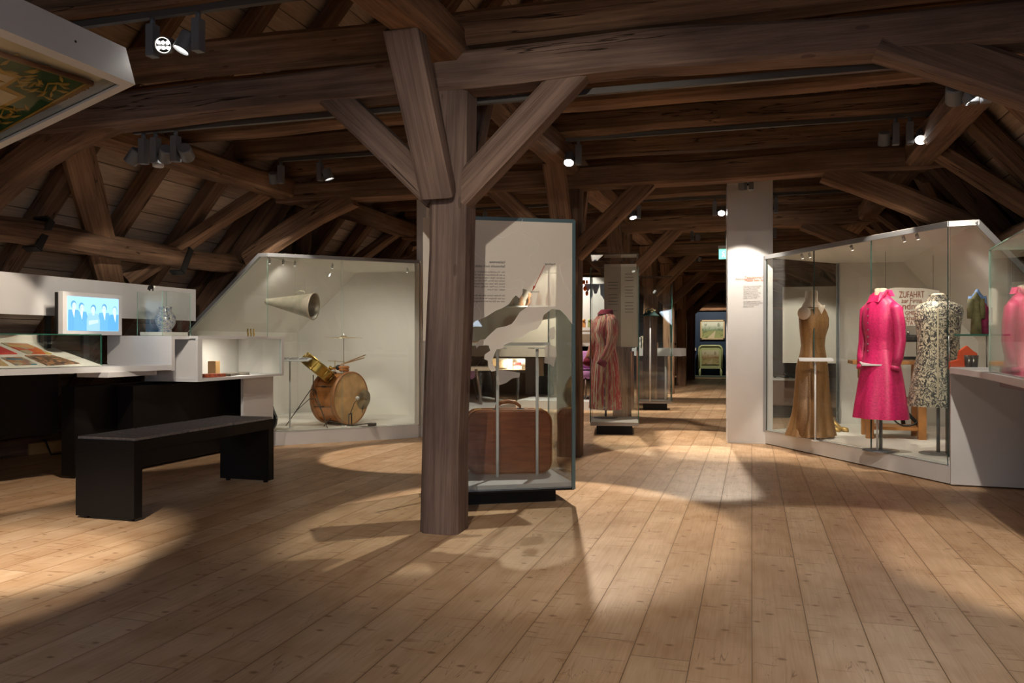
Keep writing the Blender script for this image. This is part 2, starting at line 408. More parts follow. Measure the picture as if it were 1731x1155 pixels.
for i, (x, y, z, sg_) in enumerate(ADDED_ROOFWIN):  # frames and glowing panes of the added, unseen roof windows
    R_ = SLM(sg_); n_ = R_ @ Vector((0, 0, 1)); c_ = Vector((x, y, z)) + n_ * .05; bm = B()
    for dx in (-1.24, 1.24): box(bm, c_ + R_ @ Vector((dx, 0, 0)), (.07, 1.25, .08), R_)
    for dz in (-.6, .6): box(bm, c_ + R_ @ Vector((0, dz, 0)), (2.55, .07, .08), R_)
    wo = tag(obj('window_%d' % (i + 1), bm, M['white']), kind='structure')
    bm = B(); box(bm, c_ + n_ * .02, (2.4, 1.15, .01), R_); obj('window_pane', bm, mat('window_sky_%d' % i, (.1, .1, .1), .3, emit=(.6, .72, .95), es=.8), wo)

YT = [4.45 + 3.25 * k for k in range(7)]          # frames with posts
ordw = ['first', 'second', 'third', 'fourth', 'fifth', 'sixth', 'seventh']
STEP = 3.25 / 4
# rafters, in pairs down the attic
for k in range(-2, 27):
    y = 4.45 + STEP * k
    for sgn in (-1, 1):
        e = .10
        p0 = (XM + sgn * (roof_off(0.0) + e), y + random.uniform(-.03, .03), 0.0); p1 = (XM + sgn * (roof_off(6.45) + e), y, 6.45)
        timber('rafter_beam', p0, p1, .17, .15, 'timber_dark' if k % 4 == 0 else 'timber', up=(sgn, 0, .3), kind='structure', wob=.004,
               group='rafters of the left roof slope' if sgn < 0 else 'rafters of the right roof slope')
# collar beams across the attic, one at each rafter pair
for k in range(-2, 26):
    y = 4.45 + STEP * k
    h = random.uniform(.19, .225); zb = 2.80 if k == 0 else 2.86
    timber('collar_beam', (XM - 3.12, y, zb + h / 2), (XM + 3.12, y, zb + h / 2), .19, h, 'timber', wob=.008, kind='structure', group='collar beams across the attic', bow=random.uniform(-.02, .02))
# purlins: middle and both sides
for k in range(-1, 6):
    y0 = YT[0] + 3.25 * k - .1; y1 = y0 + 3.25
    for nm, X in (('middle', XM), ('left', XM - 3.06), ('right', XM + 3.04)):
        mid = nm == 'middle'
        lab = ('big purlin over the row of posts, stretch %s' if mid else nm + ' side purlin under the roof, stretch %s') % (
            'before the nearest post' if k < 0 else 'between the %s and %s post' % (ordw[k], ordw[k + 1]))
        timber('purlin_beam', (X, y0 - (.0 if k else .03), 2.70 if not mid else 2.79), (X, y1 + (0.08 if k < 0 else -.005), 2.70 if not mid else 2.79), .25 if mid else .23, .21, 'timber', label=lab, cat='purlin',
               group=nm + ' purlins', wob=.009, kind='structure')
# frames: post, tie beam, braces
for k, y in enumerate(YT):
    near = k == 0; o = ordw[k]
    pl = 'nearest grey timber post standing in the middle of the floor' if near else '%s timber post down the row, counted from the camera' % o
    fm = 'timber_grey' if near else 'timber'
    timber('timber_pillar', (XM - (.045 if near else 0), y, 0), (XM + (.03 if near else 0), y, 2.56), .225, .225, fm, up=(0, 1, 0), label=pl, cat='post', group='posts of the middle row', wob=.005, cham=.14 if near else .1, seed=3.3 + k, kind='structure')
    tl = ('long grey tie beam crossing over the nearest post' if near else 'tie beam crossing over the %s post' % o)
    timber('tie_beam', (XM - 3.15, y - .03, 2.57 if near else 2.66), (XM + 3.3, y - .03, 2.60 if near else 2.66), .20, .205, fm, label=tl, cat='beam', group='tie beams', wob=.008, sag=.05 if near else 0, cham=.1, kind='structure')
    for sx, sd in ((-1, 'left'), (1, 'right')):
        timber('brace_beam', (XM + sx * .06, y - .035, 1.93), (XM + sx * .76, y - .035, 2.60), .14, .165, fm, label='%s angled brace from the %s post up to its tie beam' % (sd, 'nearest' if near else o), cat='brace', group='braces of the posts', wob=.004, cham=.1, kind='structure')
        # knee brace from tie beam to inclined post
        pts = (XM + sx * 2.30, y - .035, 2.60), (XM + sx * 3.55, y - .035, 1.98)
        timber('knee_brace_beam', pts[0], pts[1], .15, .20, fm if (near and sx > 0) else 'timber', label='%s knee brace between tie beam and slanting post of the %s frame' % (sd, o), cat='brace', group='knee braces', sag=.09 if (near and sx < 0) else .03, cham=.12, kind='structure')
        timber('slanting_pillar', (XM + sx * (3.05 + 2.72 / 1.19), y, 0.0), (XM + sx * 3.02, y, 2.80), .24, .19, 'timber_dark', up=(sx, 0, .3), label='%s slanting post under the rafters at the %s frame' % (sd, o), cat='post', group='slanting posts', kind='structure')
    for sy, sd in ((-1, 'front'), (1, 'rear')):
        timber('brace_beam', (XM - .02, y + sy * .13, 1.93), (XM - .03, y + sy * .60, 2.71), .185, .12, fm, up=(1, 0, 0) if False else (0, -sy, .4), label='%s brace rising along the purlin from the %s post' % (sd, 'nearest' if near else o), cat='brace', group='braces of the posts', wob=.004, cham=.1, kind='structure')
# side rails halfway up the slopes
for sgn, sd in ((-1, 'left'), (1, 'right')):
    for k in range(-1, 6):
        y0 = YT[0] + 3.25 * k
        timber('side_log_beam', (XM + sgn * 3.70, y0 - .02, 1.92), (XM + sgn * 3.70, y0 + 3.23, 1.94), .21, .20, 'timber', round_=True, wob=.014,
               label='%s horizontal log halfway up the roof slope, %s' % (sd, 'nearest stretch' if k < 0 else 'between the %s and %s frames' % (ordw[k], ordw[k + 1])), cat='rail', group=sd + ' side logs', kind='structure')
def onplane(px, py, off=0.0):
    r = ray(px, py); n = Vector((-1.19, 0, 1)); p = Vector((XM - 3.05 - off, 0, 2.70))
    t = (p - Vector((0, 0, EYE))).dot(n) / r.dot(n); return Vector((0, 0, EYE)) + r * t
cross = [(onplane(128, 236, .06), onplane(186, 478, .06), .23), (onplane(462, 316, .06), onplane(214, 476, .06), .17)]
for sgn, sd in ((-1, 'left'), (1, 'right')):
    for k in range(0, 5):
        for j, (a, b, wd) in enumerate(cross):
            q = [Vector(((v.x if sgn < 0 else 2 * XM - v.x), v.y + 3.25 * k, v.z)) for v in (a, b)]
            timber('wind_brace_beam', q[0], q[1], wd, .13, 'timber', up=(sgn, 0, 1), cham=.2,
                   label='%s wind brace of the %s slope between the %s and %s frames' % ('steep' if j == 0 else 'slanting', sd, ordw[k], ordw[k + 1]), cat='brace', group='wind braces', kind='structure')
# eaves boards near the floor
for sgn in (-1, 1):
    timber('sill_beam', (XM + sgn * 5.08, -3, .09), (XM + sgn * 5.08, 26, .09), .12, .16, 'timber', kind='structure', cham=.02)

# ------------------------------------------------------------------ left: cut-away showcase with the drum kit
def mini_spot(parent, p, aim, name='case_spotlight'):
    """little spotlight under a showcase roof, part of the showcase"""
    p = Vector(p); d = (Vector(aim) - p).normalized(); bm = B()
    cyl(bm, p, p - Vector((0, 0, .03)), .005, 8); q = p - Vector((0, 0, .035)); cyl(bm, q - d * .02, q + d * .025, .013, 12)
    o = obj(name, bm, M['steel'], parent); bm = B(); cyl(bm, q + d * .025, q + d * .027, .011, 12); obj('lamp_lens', bm, M['led_dim'], o)
def spot_light(p, aim, power, ang, blend=.25, col=(1, .82, .62), r=.03, name='spot_light'):
    l = bpy.data.lights.new(name, 'SPOT'); l.energy = power; l.spot_size = math.radians(ang); l.spot_blend = blend; l.color = col; l.shadow_soft_size = r
    o = bpy.data.objects.new(name, l); C.objects.link(o); o.location = p
    o.rotation_euler = (Vector(aim) - Vector(p)).to_track_quat('-Z', 'Y').to_euler(); return o
WARM = (1, .91, .80)
AL = Vector((-4.88, 7.50, 0)); BL = Vector((-3.66, 8.66, 0)); XS = -4.97   # XS: where its roof starts to slope
def zl(x): return 2.0 if x >= XS else 2.0 - (XS - x) * .89
lc = thing('drum_showcase', 'tall white showcase with sloping left end holding the drum kit and megaphone', 'display case', (-4.7, 8.6, 0))
bm = B(); prism(bm, [(-5.85, 7.50), AL.xy, BL.xy, (-3.75, 9.75), (-5.85, 9.75)], .0, .15); obj('plinth', bm, M['white'], lc)
bm = B(); prism(bm, [(-5.80, 7.55), (-4.9, 7.55), (-3.72, 8.67), (-3.80, 9.70), (-5.8, 9.70)], .15, .156); obj('display_floor', bm, M['white_in'], lc)
bm = B(); slab(bm, [(-5.85, 9.70, .15), (-3.75, 9.70, .15), (-3.75, 9.70, 2.0), (XS, 9.70, 2.0), (-5.85, 9.70, zl(-5.85))], (0, .04, 0)); obj('back_panel', bm, M['white_in'], lc)
bm = B(); slab(bm, [(-3.70, 8.64, .15), (-3.79, 9.70, .15), (-3.79, 9.70, 2.0), (-3.70, 8.64, 2.0)], (.05, .01, 0)); obj('side_panel', bm, M['white_in'], lc)
bm = B(); slab(bm, [(-5.85, 7.5, .15), (-5.85, 9.72, .15), (-5.85, 9.72, zl(-5.85)), (-5.85, 7.5, zl(-5.85))], (-.03, 0, 0)); obj('side_panel', bm, M['white_in'], lc)
bm = B(); prism(bm, [(XS, 7.49), AL.xy, BL.xy, (-3.73, 9.74), (XS, 9.74)], 2.0, 2.03)
slab(bm, [(XS, 7.49, 2.0), (XS, 9.74, 2.0), (-5.88, 9.74, zl(-5.88)), (-5.88, 7.49, zl(-5.88))], (0, 0, .03)); obj('roof_panel', bm, M['white_in'], lc)
bm = B()
for a, b in (((AL.x, AL.y, 2.0), (BL.x, BL.y, 2.0)), ((XS, 7.49, 2.0), (AL.x, AL.y, 2.0)), ((XS, 7.49, 2.0), (-5.87, 7.49, zl(-5.87)))):
    a = Vector(a); b = Vector(b); x, y, z = frame_of(b - a); R = Matrix((x, y, z)).transposed()
    box(bm, (a + b) / 2 + Vector((0, 0, .01)), ((b - a).length + .02, .03, .035), R)
box(bm, (BL.x + .0, BL.y + .01, 1.07), (.03, .03, 1.86), RZ(.76))
obj('frame', bm, M['grey_metal'], lc)
mid = (AL + BL) / 2 + (BL - AL) * -.03
pane('glass_pane', AL + (BL - AL) * .002, mid, .15, 1.99, lc, edge='edge_pale'); pane('glass_pane', mid + (BL - AL) * .006, BL - (BL - AL) * .012, .15, 1.99, lc, edge='edge_pale')
bm = B(); slab(bm, [(-5.84, 7.51, .15), (-4.89, 7.51, .15), (-4.89, 7.51, 1.99), (XS, 7.51, 1.99), (-5.84, 7.51, zl(-5.84) - .01)], (0, .01, 0), 0, 1)
obj('glass_pane', bm, parent=lc, mats=[M['glass'], M['edge_pale']])
for px, py in ((455, 436), (478, 438), (498, 440), (562, 445), (690, 452)):
    p = aZ(px, py, 1.985); p += Vector((-.05, .09, 0)); mini_spot(lc, (p.x, p.y, 1.995), (p.x - .4, p.y + .5, .5))
spot_light((-4.45, 8.15, 1.93), (-4.5, 9.0, .4), 12, 120, .8, WARM, .05); spot_light((-4.0, 8.60, 1.93), (-4.3, 9.2, .5), 9, 120, .8, WARM, .05)
spot_light((-4.95, 7.9, 1.90), (-5.2, 8.9, .8), 7, 120, .8, WARM, .05)

# megaphone, hung on two threads
a = aD(451, 510, 8.95); b = aD(531, 518, 8.84)
mp = thing('megaphone', 'silver tin megaphone hanging in the drum showcase', 'megaphone', tuple((a + b) / 2))
d, y, z = frame_of(b - a); R = Matrix((y, z, d)).transposed(); L = (b - a).length
bm = B(); lathe(bm, [(.028, -.012), (.034, 0), (.036, .006), (.032, .012), (.145 * .98, L - .012), (.152, L - .006), (.152, L), (.140, L + .002), (.135, L - .01), (.028, .014)], 40, a, 0, False, R)
obj('horn', bm, M['silver'], mp)
bm = B(); t0 = a + d * L * .58 + z * .085; t1 = a + d * L * .78 + z * .112
tube(bm, [t0, t0 + z * .04 + d * .01, (t0 + t1) / 2 + z * .055, t1 + z * .035 - d * .01, t1], .007, 8); obj('handle', bm, M['silver'], mp)
bm = B(); 
for t in (t0, t1): tube(bm, [t + z * .03, (t.x, t.y, 1.99)], .0008, 4)
obj('hanging_thread', bm, M['steel'], mp)
# bass drum
c0 = aD(574, 671, 9.35); c0.z = .158 + .30
bd = thing('bass_drum', 'orange wooden bass drum standing on the showcase floor', 'drum', (c0.x, c0.y, .156))
n = Vector((.974, -.225, 0)).normalized(); R = Matrix((Vector((0, 0, 1)).cross(n), Vector((0, 0, 1)), n)).transposed()
M['shell'] = mat('orange_stained_drum_shell', (.62, .24, .07), .3, var=.25, vscale=7)
M['skin'] = mat('aged_calf_skin', (.80, .50, .22), .5, var=.18, vscale=7, bump=.2, bscale=12)
M['hoop'] = mat('drum_hoop_wood', (.45, .19, .07), .35)
bm = B(); lathe(bm, [(.285, -.17), (.285, -.12), (.287, 0), (.285, .12), (.285, .17)], 48, c0, 0, False, R); obj('shell', bm, M['shell'], bd, True)
for s_ in (-1, 1):
    bm = B(); lathe(bm, [(.288, s_ * .125), (.302, s_ * .125), (.302, s_ * .175), (.286, s_ * .178), (.286, s_ * .170)], 48, c0, 0, False, R); obj('hoop', bm, M['hoop'], bd)
    bm = B(); lathe(bm, [(.0, s_ * .176), (.15, s_ * .175), (.287, s_ * .172)], 48, c0, 0, False, R); obj('drum_head', bm, M['skin'], bd, True)
for k in range(8):
    a_ = k * PI / 4 + .3; q = c0 + R @ Vector((.297 * math.cos(a_), .297 * math.sin(a_), 0)); bm = B(); cyl(bm, q - n * .16, q + n * .16, .0035, 6); box(bm, q, (.015, .015, .05), R); obj('tension_rod', bm, M['dark_steel'], bd)
for s_ in (-1, 1):
    q = c0 + Vector((0, s_ * .2, -.22)); bm = B(); tube(bm, [q, q + Vector((-.04, s_ * .09, -.08))], .005, 6); obj('spur', bm, M['dark_steel'], bd)
# small cymbal clamped to the drum head, pedal
q = c0 + n * .20 + Vector((.0, .04, .0)) + R @ Vector((.16, -.03, 0))
sc_ = thing('hoop_cymbal', 'small dull bronze cymbal clamped at the front hoop of the bass drum', 'cymbal', tuple(q))
bm = B(); R2 = R @ Matrix.Rotation(.15, 3, 'X'); lathe(bm, [(.0, .022), (.025, .018), (.032, .008), (.115, .0), (.115, -.002), (.03, .005), (.0, .014)], 32, q, 0, False, R2); obj('cymbal_disc', bm, mat('dull_bronze', (.34, .27, .17), .35, .9), sc_, True)
bm = B(); cyl(bm, q - n * .03, q + n * .04, .006, 8); tube(bm, [q, q + Vector((-.02, 0, -.13)), q + Vector((-.03, 0, -.19))], .006, 8); obj('clamp_arm', bm, M['dark_steel'], sc_)
q = aD(592, 712, 9.15); q.z = .156
pd = thing('drum_pedal', 'dark metal foot pedal in front of the bass drum', 'pedal', tuple(q))
bm = B(); box(bm, q + Vector((.14, .0, .02)), (.22, .06, .012), Matrix.Rotation(-.12, 3, 'Y')); box(bm, q + Vector((.27, .0, .022)), (.07, .07, .03)); obj('foot_plate', bm, M['dark_steel'], pd)
bm = B(); 
for s_ in (-1, 1): tube(bm, [q + Vector((0, s_ * .035, 0)), q + Vector((0, s_ * .035, .14))], .007, 8)
tube(bm, [q + Vector((0, -.04, .13)), q + Vector((0, .04, .13))], .007, 8); tube(bm, [q + Vector((0, 0, .13)), q + Vector((.05, 0, .25)), q + Vector((.09, 0, .30))], .005, 8); box(bm, q + Vector((0.02, 0, .005)), (.08, .09, .01)); obj('pedal_frame', bm, M['dark_steel'], pd)
bm = B(); bmesh.ops.create_uvsphere(bm, u_segments=12, v_segments=8, radius=.022, matrix=Matrix.Translation(q + Vector((.09, 0, .31)))); obj('beater', bm, M['paper'], pd, True)
# snare drum on its stand
c1 = aD(536.5, 621.5, 9.1)
sd = thing('snare_drum', 'gold snare drum tilted on a thin three-legged stand', 'drum', (c1.x, c1.y, .156))
rt = Vector((math.cos(.52), math.sin(.52), 0)); ax = Vector((0, 0, 1)) * math.cos(.70) + rt * math.sin(.70); ax = (ax + Vector((-.5, .87, 0)) * .03).normalized()
d_, y_, z_ = frame_of(ax, (0, 1, 0)); R = Matrix((y_, z_, d_)).transposed()
M['gold'] = mat('gold_lacquer_shell', (.50, .33, .08), .28, .85, var=.2, vscale=8)
bm = B(); lathe(bm, [(.185, -.06), (.185, .06)], 40, c1, 0, False, R); obj('shell', bm, M['gold'], sd, True)
for s_ in (-1, 1):
    bm = B(); lathe(bm, [(.186, s_ * .05), (.196, s_ * .05), (.196, s_ * .068), (.186, s_ * .068)], 40, c1, 0, False, R); obj('rim', bm, M['brass'], sd)
    bm = B(); lathe(bm, [(0, s_ * .061), (.187, s_ * .06)], 40, c1, 0, False, R); obj('drum_head', bm, M['skin'], sd)
for k in range(8):
    a_ = k * PI / 4 + .2; q = c1 + R @ Vector((.197 * math.cos(a_), .197 * math.sin(a_), 0)); bm = B(); cyl(bm, q - ax * .06, q + ax * .06, .004, 6); box(bm, q, (.014, .014, .03), R); obj('lug', bm, M['brass'], sd)
st = aD(529.5, 640, 9.1); sb = Vector((st.x, st.y, .156))
bm = B(); tube(bm, [st + Vector((0, 0, .04)), Vector((st.x, st.y, .50))], .006, 8); obj('stand_tube', bm, M['dark_steel'], sd)
for a_ in (200, 330, 80):
    v = Vector((math.cos(math.radians(a_)), math.sin(math.radians(a_)), 0)); bm = B()
    tube(bm, [Vector((st.x, st.y, .57)), Vector((st.x, st.y, .56)) + v * .03, sb + v * .30 + Vector((0, 0, .005))], .005, 8)
    tube(bm, [Vector((st.x, st.y, .46)), Vector((st.x, st.y, .46)) + v * .04, sb + v * .19 + Vector((0, 0, .17))], .004, 8); obj('leg', bm, M['dark_steel'], sd)
# cymbal on its rod
c2 = aD(581, 571, 9.3); cyb = thing('crash_cymbal', 'flat bronze cymbal on a thin rod above the bass drum', 'cymbal', tuple(c2))
bm = B(); lathe(bm, [(.0, .028), (.03, .022), (.04, .006), (.21, -.004), (.212, -.007), (.04, .002), (.0, .02)], 40, c2, 0, False); obj('cymbal_disc', bm, mat('pale_bronze', (.62, .50, .33), .3, .85), cyb, True)
bm = B(); tube(bm, [c2 + Vector((0, 0, .045)), (c2.x, c2.y, c0.z + .29)], .0045, 8); obj('rod', bm, M['steel'], cyb)
# wood block and clamps on top of the drum, sticks
top = Vector((c0.x, c0.y, c0.z + .302)); q = top + n * .08 + Vector((0, -.02, .03))
wb = thing('temple_block', 'round orange wood block on top of the bass drum', 'wood block', tuple(q - Vector((0, 0, .03))))
bm = B(); lathe(bm, [(.05, -.03), (.062, -.012), (.05, .0), (.062, .012), (.06, .026), (.045, .034), (0, .036)], 24, q, 0, True); obj('block', bm, M['shell'], wb, True)
bm = B(); tube(bm, [q + Vector((0, 0, -.03)), q + Vector((-.05, 0, -.028))], .006); obj('holder', bm, M['dark_steel'], wb)
for k in range(2):
    a = q + Vector((-.04, -.02 + .03 * k, .045 + .002 * k)); bm = B(); tube(bm, [a, a + rt * .26 + Vector((0, 0, .075 + .03 * k)), a + rt * .275 + Vector((0, 0, .08 + .03 * k))], [.007, .0055, .003], 8)
    tag(obj('drumstick', bm, mat('beech_%d' % k, (.60, .36, .16), .5)), 'pale wooden drumstick, the %s of the two lying on the wood block' % ('higher' if k else 'lower'), 'drumstick', 'drumsticks')
q = top + n * -.07 + Vector((0, 0, .03)); hn = thing('bulb_horn', 'small horn with black bulb on top of the bass drum', 'horn', tuple(q - Vector((0, 0, .03))))
bm = B(); bmesh.ops.create_uvsphere(bm, u_segments=14, v_segments=10, radius=.032, matrix=Matrix.Translation(q + Vector((.06, -.03, .012)))); obj('bulb', bm, M['blackm'], hn, True)
bm = B(); tube(bm, [q + Vector((.04, 0, .01)), q + Vector((-.04, 0, .0)), q + Vector((-.06, 0, .0))], [.008, .016, .034], 14); tube(bm, [q + Vector((0, 0, -.03)), q + Vector((0, 0, .09))], .004, 6); tube(bm, [q + Vector((-.09, 0, .085)), q + Vector((.12, 0, .08))], .003, 6); obj('bell', bm, M['brass'], hn)
# caption stand with photographs
def caption_stand(px0, px1, py, base_px, base_py, zf, label, photos=0, tilt=.0, dep=.22, name='caption_stand', yaw=TH):
    p = aZ(base_px, base_py, zf); pl = aY((px0 + px1) / 2, py, p.y); wd = (px1 - px0) / F * (-sn * p.x + cs * p.y)
    t = thing(name, label, 'caption stand', tuple(p), 0)
    bm = B(); cyl(bm, p, (p.x, p.y, pl.z - .01), .0095, 10); obj('pole', bm, M['white'], t)
    bm = B(); cyl(bm, p, p + Vector((0, 0, .006)), .035, 16); obj('foot', bm, M['white'], t)
    R = RZ(yaw) @ Matrix.Rotation(tilt, 3, 'X'); bm = B(); box(bm, (pl.x, pl.y, pl.z), (wd, dep, .012), R); pt = obj('plate', bm, M['white'], t)
    return t, pl, R, wd
t, pl, R, wd = caption_stand(468, 525, 608, 490, 724, .156, 'white caption stand with small photographs left of the drums', tilt=.12)
bm = B()
for k in range(3): box(bm, pl + R @ Vector(((-.3 + .3 * k) * wd, .02, .012)), (wd * .24, .12, .003), R)
obj('photograph', bm, mat('black_white_photo', (.25, .25, .26), .3, var=.9, vscale=40), t)
# black guitar behind the cube
g = aD(451, 700, 8.55); g.z = .156
gt = thing('black_guitar', 'black guitar body standing behind the white cube support', 'guitar', tuple(g))
prof = [(.0, .10), (.05, .13), (.13, .14), (.22, .10), (.27, .075), (.33, .09), (.40, .085), (.45, .03)]
bm = B(); ptsL = [Vector((-w_ * cs * 1.0 - .05, -w_ * sn, z_ + .01)) for z_, w_ in prof]; ptsR = [Vector((w_ * cs - .05, w_ * sn, z_ + .01)) for z_, w_ in prof[::-1]]
slab(bm, [g + p for p in ptsL + ptsR], (-sn * .08, cs * .08, 0)); bmesh.ops.bevel(bm, geom=bm.edges[:], offset=.008, segments=2, affect='EDGES'); obj('body', bm, mat('black_gloss', (.01, .01, .011), .12), gt)
bm = B(); tube(bm, [g + Vector((-.05, 0, .4)), g + Vector((-.07, .02, .95))], .018, 8); obj('neck', bm, M['black'], gt)

# ------------------------------------------------------------------ white columns
cr_ = aZ(1229, 750, 0); 
bm = B(); box(bm, (cr_.x + .225, cr_.y + .27, 1.42), (.47, .42, 2.84), RZ(.06), bev=.004); colR = tag(obj('column', bm, M['white']), 'tall white column with printed text right of the aisle', 'column', kind='structure')
bm = B(); box(bm, (-3.66, 8.98, 1.4), (.12, .46, 2.8)); tag(obj('column', bm, M['white']), 'narrow white column at the right end of the drum showcase', 'column', kind='structure')
bm = B(); cyl(bm, (-3.6, 8.86, 1.63), (-3.585, 8.86, 1.63), .045, 20); tag(obj('round_disc', bm, mat('blue_grey_plastic', (.25, .33, .45), .4)), 'small round blue-grey disc on the narrow white column', 'disc')

# ------------------------------------------------------------------ bench
bx0, bx1, by0, by1 = -4.04, -3.60, 4.11, 5.62
bn = thing('bench', 'long black bench with solid ends standing on the pine floor', 'bench', ((bx0 + bx1) / 2, (by0 + by1) / 2, 0))
bm = B(); box(bm, ((bx0 + bx1) / 2, (by0 + by1) / 2, .455), (.44, by1 - by0, .075), bev=.003); obj('seat_board', bm, M['black'], bn)
for y in (by0 + .035, by1 - .035):
    bm = B(); box(bm, ((bx0 + bx1) / 2, y, .218), (.44, .07, .40), bev=.003); e_ = obj('end_panel', bm, M['black'], bn)
    for s_ in (-1, 1):
        bm = B(); cyl(bm, ((bx0 + bx1) / 2 + s_ * .17, y, 0), ((bx0 + bx1) / 2 + s_ * .17, y, .02), .018, 12); obj('glide', bm, M['blackm'], e_)
for k, nm in enumerate(('near', 'middle', 'far')):
    L3 = (by1 - by0) / 3; bm = B(); box(bm, ((bx0 + bx1) / 2, by0 + L3 * (k + .5), .5015), (.432, L3 - .026, .018), bev=.006)
    tag(obj('seat_pad', bm, M['felt']), 'flat grey felt pad, %s' % ('the nearest one of the three on the bench', 'the middle one of the three on the bench', 'the far one of the three on the bench')[k], 'seat pad', 'felt pads on the bench')

# ------------------------------------------------------------------ left desk with display
dk = thing('exhibition_desk', 'long white exhibition desk along the left wall', 'desk', (-5.2, 5.0, 0))
bm = B(); prism(bm, [(-5.76, 2.5), (-4.757, 5.87), (-5.70, 5.87), (-6.1, 2.5)], .855, .90); obj('desk_top', bm, M['white'], dk)
bm = B(); box(bm, (-5.09, 5.89, 1.0), (.67, .04, .30)); obj('end_panel', bm, M['white'], dk)
bm = B(); box(bm, (-5.09, 6.0, 1.135), (.67, .18, .03)); obj('bridge_shelf', bm, M['white'], dk)
bm = B(); box(bm, (-5.02, 5.55, .835), (.30, .55, .04)); obj('cable_tray', bm, M['white'], dk)
bm = B(); prism(bm, [(-5.20, 5.28), (-5.18, 7.42), (-5.36, 7.42), (-5.33, 5.28)], .02, .735); obj('base_cabinet', bm, M['black'], dk)
bm = B(); prism(bm, [(-5.18, 5.72), (-5.02, 5.72), (-5.0, 7.30), (-5.18, 7.30)], .02, .72); obj('base_drawer', bm, M['black'], dk)
bm = B(); prism(bm, [(-6.05, 2.5), (-5.36, 5.28), (-5.44, 5.28), (-6.15, 2.5)], .36, .855); obj('apron', bm, M['black'], dk)  # black apron lengthened to stand in for the shade under the desk
# display case on the desk
fd = Vector((.39, 1.31, 0)).normalized(); f1 = Vector((-5.0, 5.35, 0)); f0 = f1 - fd * .95
b1 = Vector((-5.63, 5.35, 0)); b0 = b1 - fd * .95
dc = thing('book_display_case', 'low glass display case with magazines on the left desk', 'display case', tuple(f1 + Vector((-.3, -.8, .9))))
def Z3(v, z): return Vector((v.x, v.y, z))
bm = B(); slab(bm, [Z3(f0, .903), Z3(f1, .903), Z3(b1, 1.085), Z3(b0, 1.085)], (0, 0, .008)); obj('sloping_board', bm, M['white_in'], dc)
bm = B(); slab(bm, [Z3(b0, .90), Z3(b1, .90), Z3(b1, 1.15), Z3(b0, 1.15)], (-.02, 0, 0)); obj('back_board', bm, M['white_in'], dc)
e1 = fd * .001
pane('glass_front', f0, f1, .905, 1.15, dc, edge='edge'); pane('glass_end', f1 + Vector((-.006, -.002, 0)), b1, .905, 1.15, dc, edge='edge')
bm = B(); slab(bm, [Z3(f0, 1.15), Z3(f1, 1.15), Z3(b1, 1.15), Z3(b0, 1.15)], (0, 0, .008), 0, 1); obj('glass_top', bm, parent=dc, mats=[M['glass'], M['edge']])
pn = (Z3(b1, 1.093) - Z3(f1, .911)).cross(fd).normalized(); pn = pn if pn.z > 0 else -pn
def onboard(px, py):
    r = ray(px, py); t = (Z3(f1, .912) - Vector((0, 0, EYE))).dot(pn) / r.dot(pn); return Vector((0, 0, EYE)) + r * t
def cover_mat(nm, c1_, c2_, c3_, sc=14):
    t = NT(nm); vo = t.n('TexVoronoi'); t.l(t.mapping(t.tc.outputs['Object'], (1, 1, 1)), vo.inputs['Vector']); vo.inputs['Scale'].default_value = sc
    s_ = t.n('SeparateColor'); t.l(vo.outputs['Color'], s_.inputs[0]); n_ = t.noise(t.tc.outputs['Object'], 6, 3)
    c = t.ramp(t.math('ADD', t.math('MULTIPLY', s_.outputs[0], .5), t.math('MULTIPLY', n_, .5)), (.3, c1_), (.48, c2_), (.62, c3_)); t.l(c, t.b.inputs['Base Color']); t.b.inputs['Roughness'].default_value = .3
    return t.m
covers = [([(1.4, 580.5), (45.7, 581.9), (87.3, 599.2), (47, 599.2)], cover_mat('cover_red_yellow', (.62, .42, .12), (.62, .05, .02), (.55, .45, .3)), 'red and yellow magazine at the back right of the desk display'),
          ([(-40, 586), (2, 587), (29, 599), (-12, 600)], cover_mat('cover_red', (.65, .05, .04), (.75, .09, .07), (.6, .04, .05), 3), 'plain red magazine at the back of the desk display'),
          ([(41.6, 602), (88.7, 601.3), (134.4, 615), (79, 618.6)], cover_mat('cover_crowd', (.30, .17, .09), (.06, .05, .06), (.55, .28, .15), 40), 'magazine with a dark crowd picture at the front right of the desk display'),
          ([(1.4, 605.4), (36, 604.7), (62.4, 617), (26, 618)], cover_mat('cover_blue_orange', (.05, .25, .36), (.5, .18, .06), (.5, .42, .3), 22), 'magazine with a blue and orange cover at the front of the desk display'),
          ([(-40, 607), (-3, 607), (14, 618.5), (-25, 619)], cover_mat('cover_brown', (.5, .3, .12), (.55, .38, .2), (.4, .2, .1), 12), 'brown magazine at the front left edge of the desk display')]
for q, m_, lab in covers:
    pts = [onboard(*p) for p in q]; cen = sum(pts, Vector()) / 4; bm = B(); slab(bm, [p - cen for p in pts], pn * .006)
    o = obj('magazine', bm, m_, mw=Matrix.Translation(cen)); tag(o, lab, 'magazine', 'magazines in the desk display')
# white rail panel behind
bm = B(); slab(bm, [(-5.45, 2.4, 1.31), (-5.45, 7.09, 1.31), (-5.45, 7.09, 1.63), (-5.45, 2.4, 1.63)], (-.025, 0, 0))
tag(obj('rail_board', bm, M['white']), 'long white board running behind the desk under the roof log', 'board')
for y in (3.3, 5.3, 6.9): bm = B(); box(bm, (-5.49, y, 1.05), (.03, .04, .62)); obj('rail_support', bm, M['blackm'], bpy.data.objects['rail_board'])
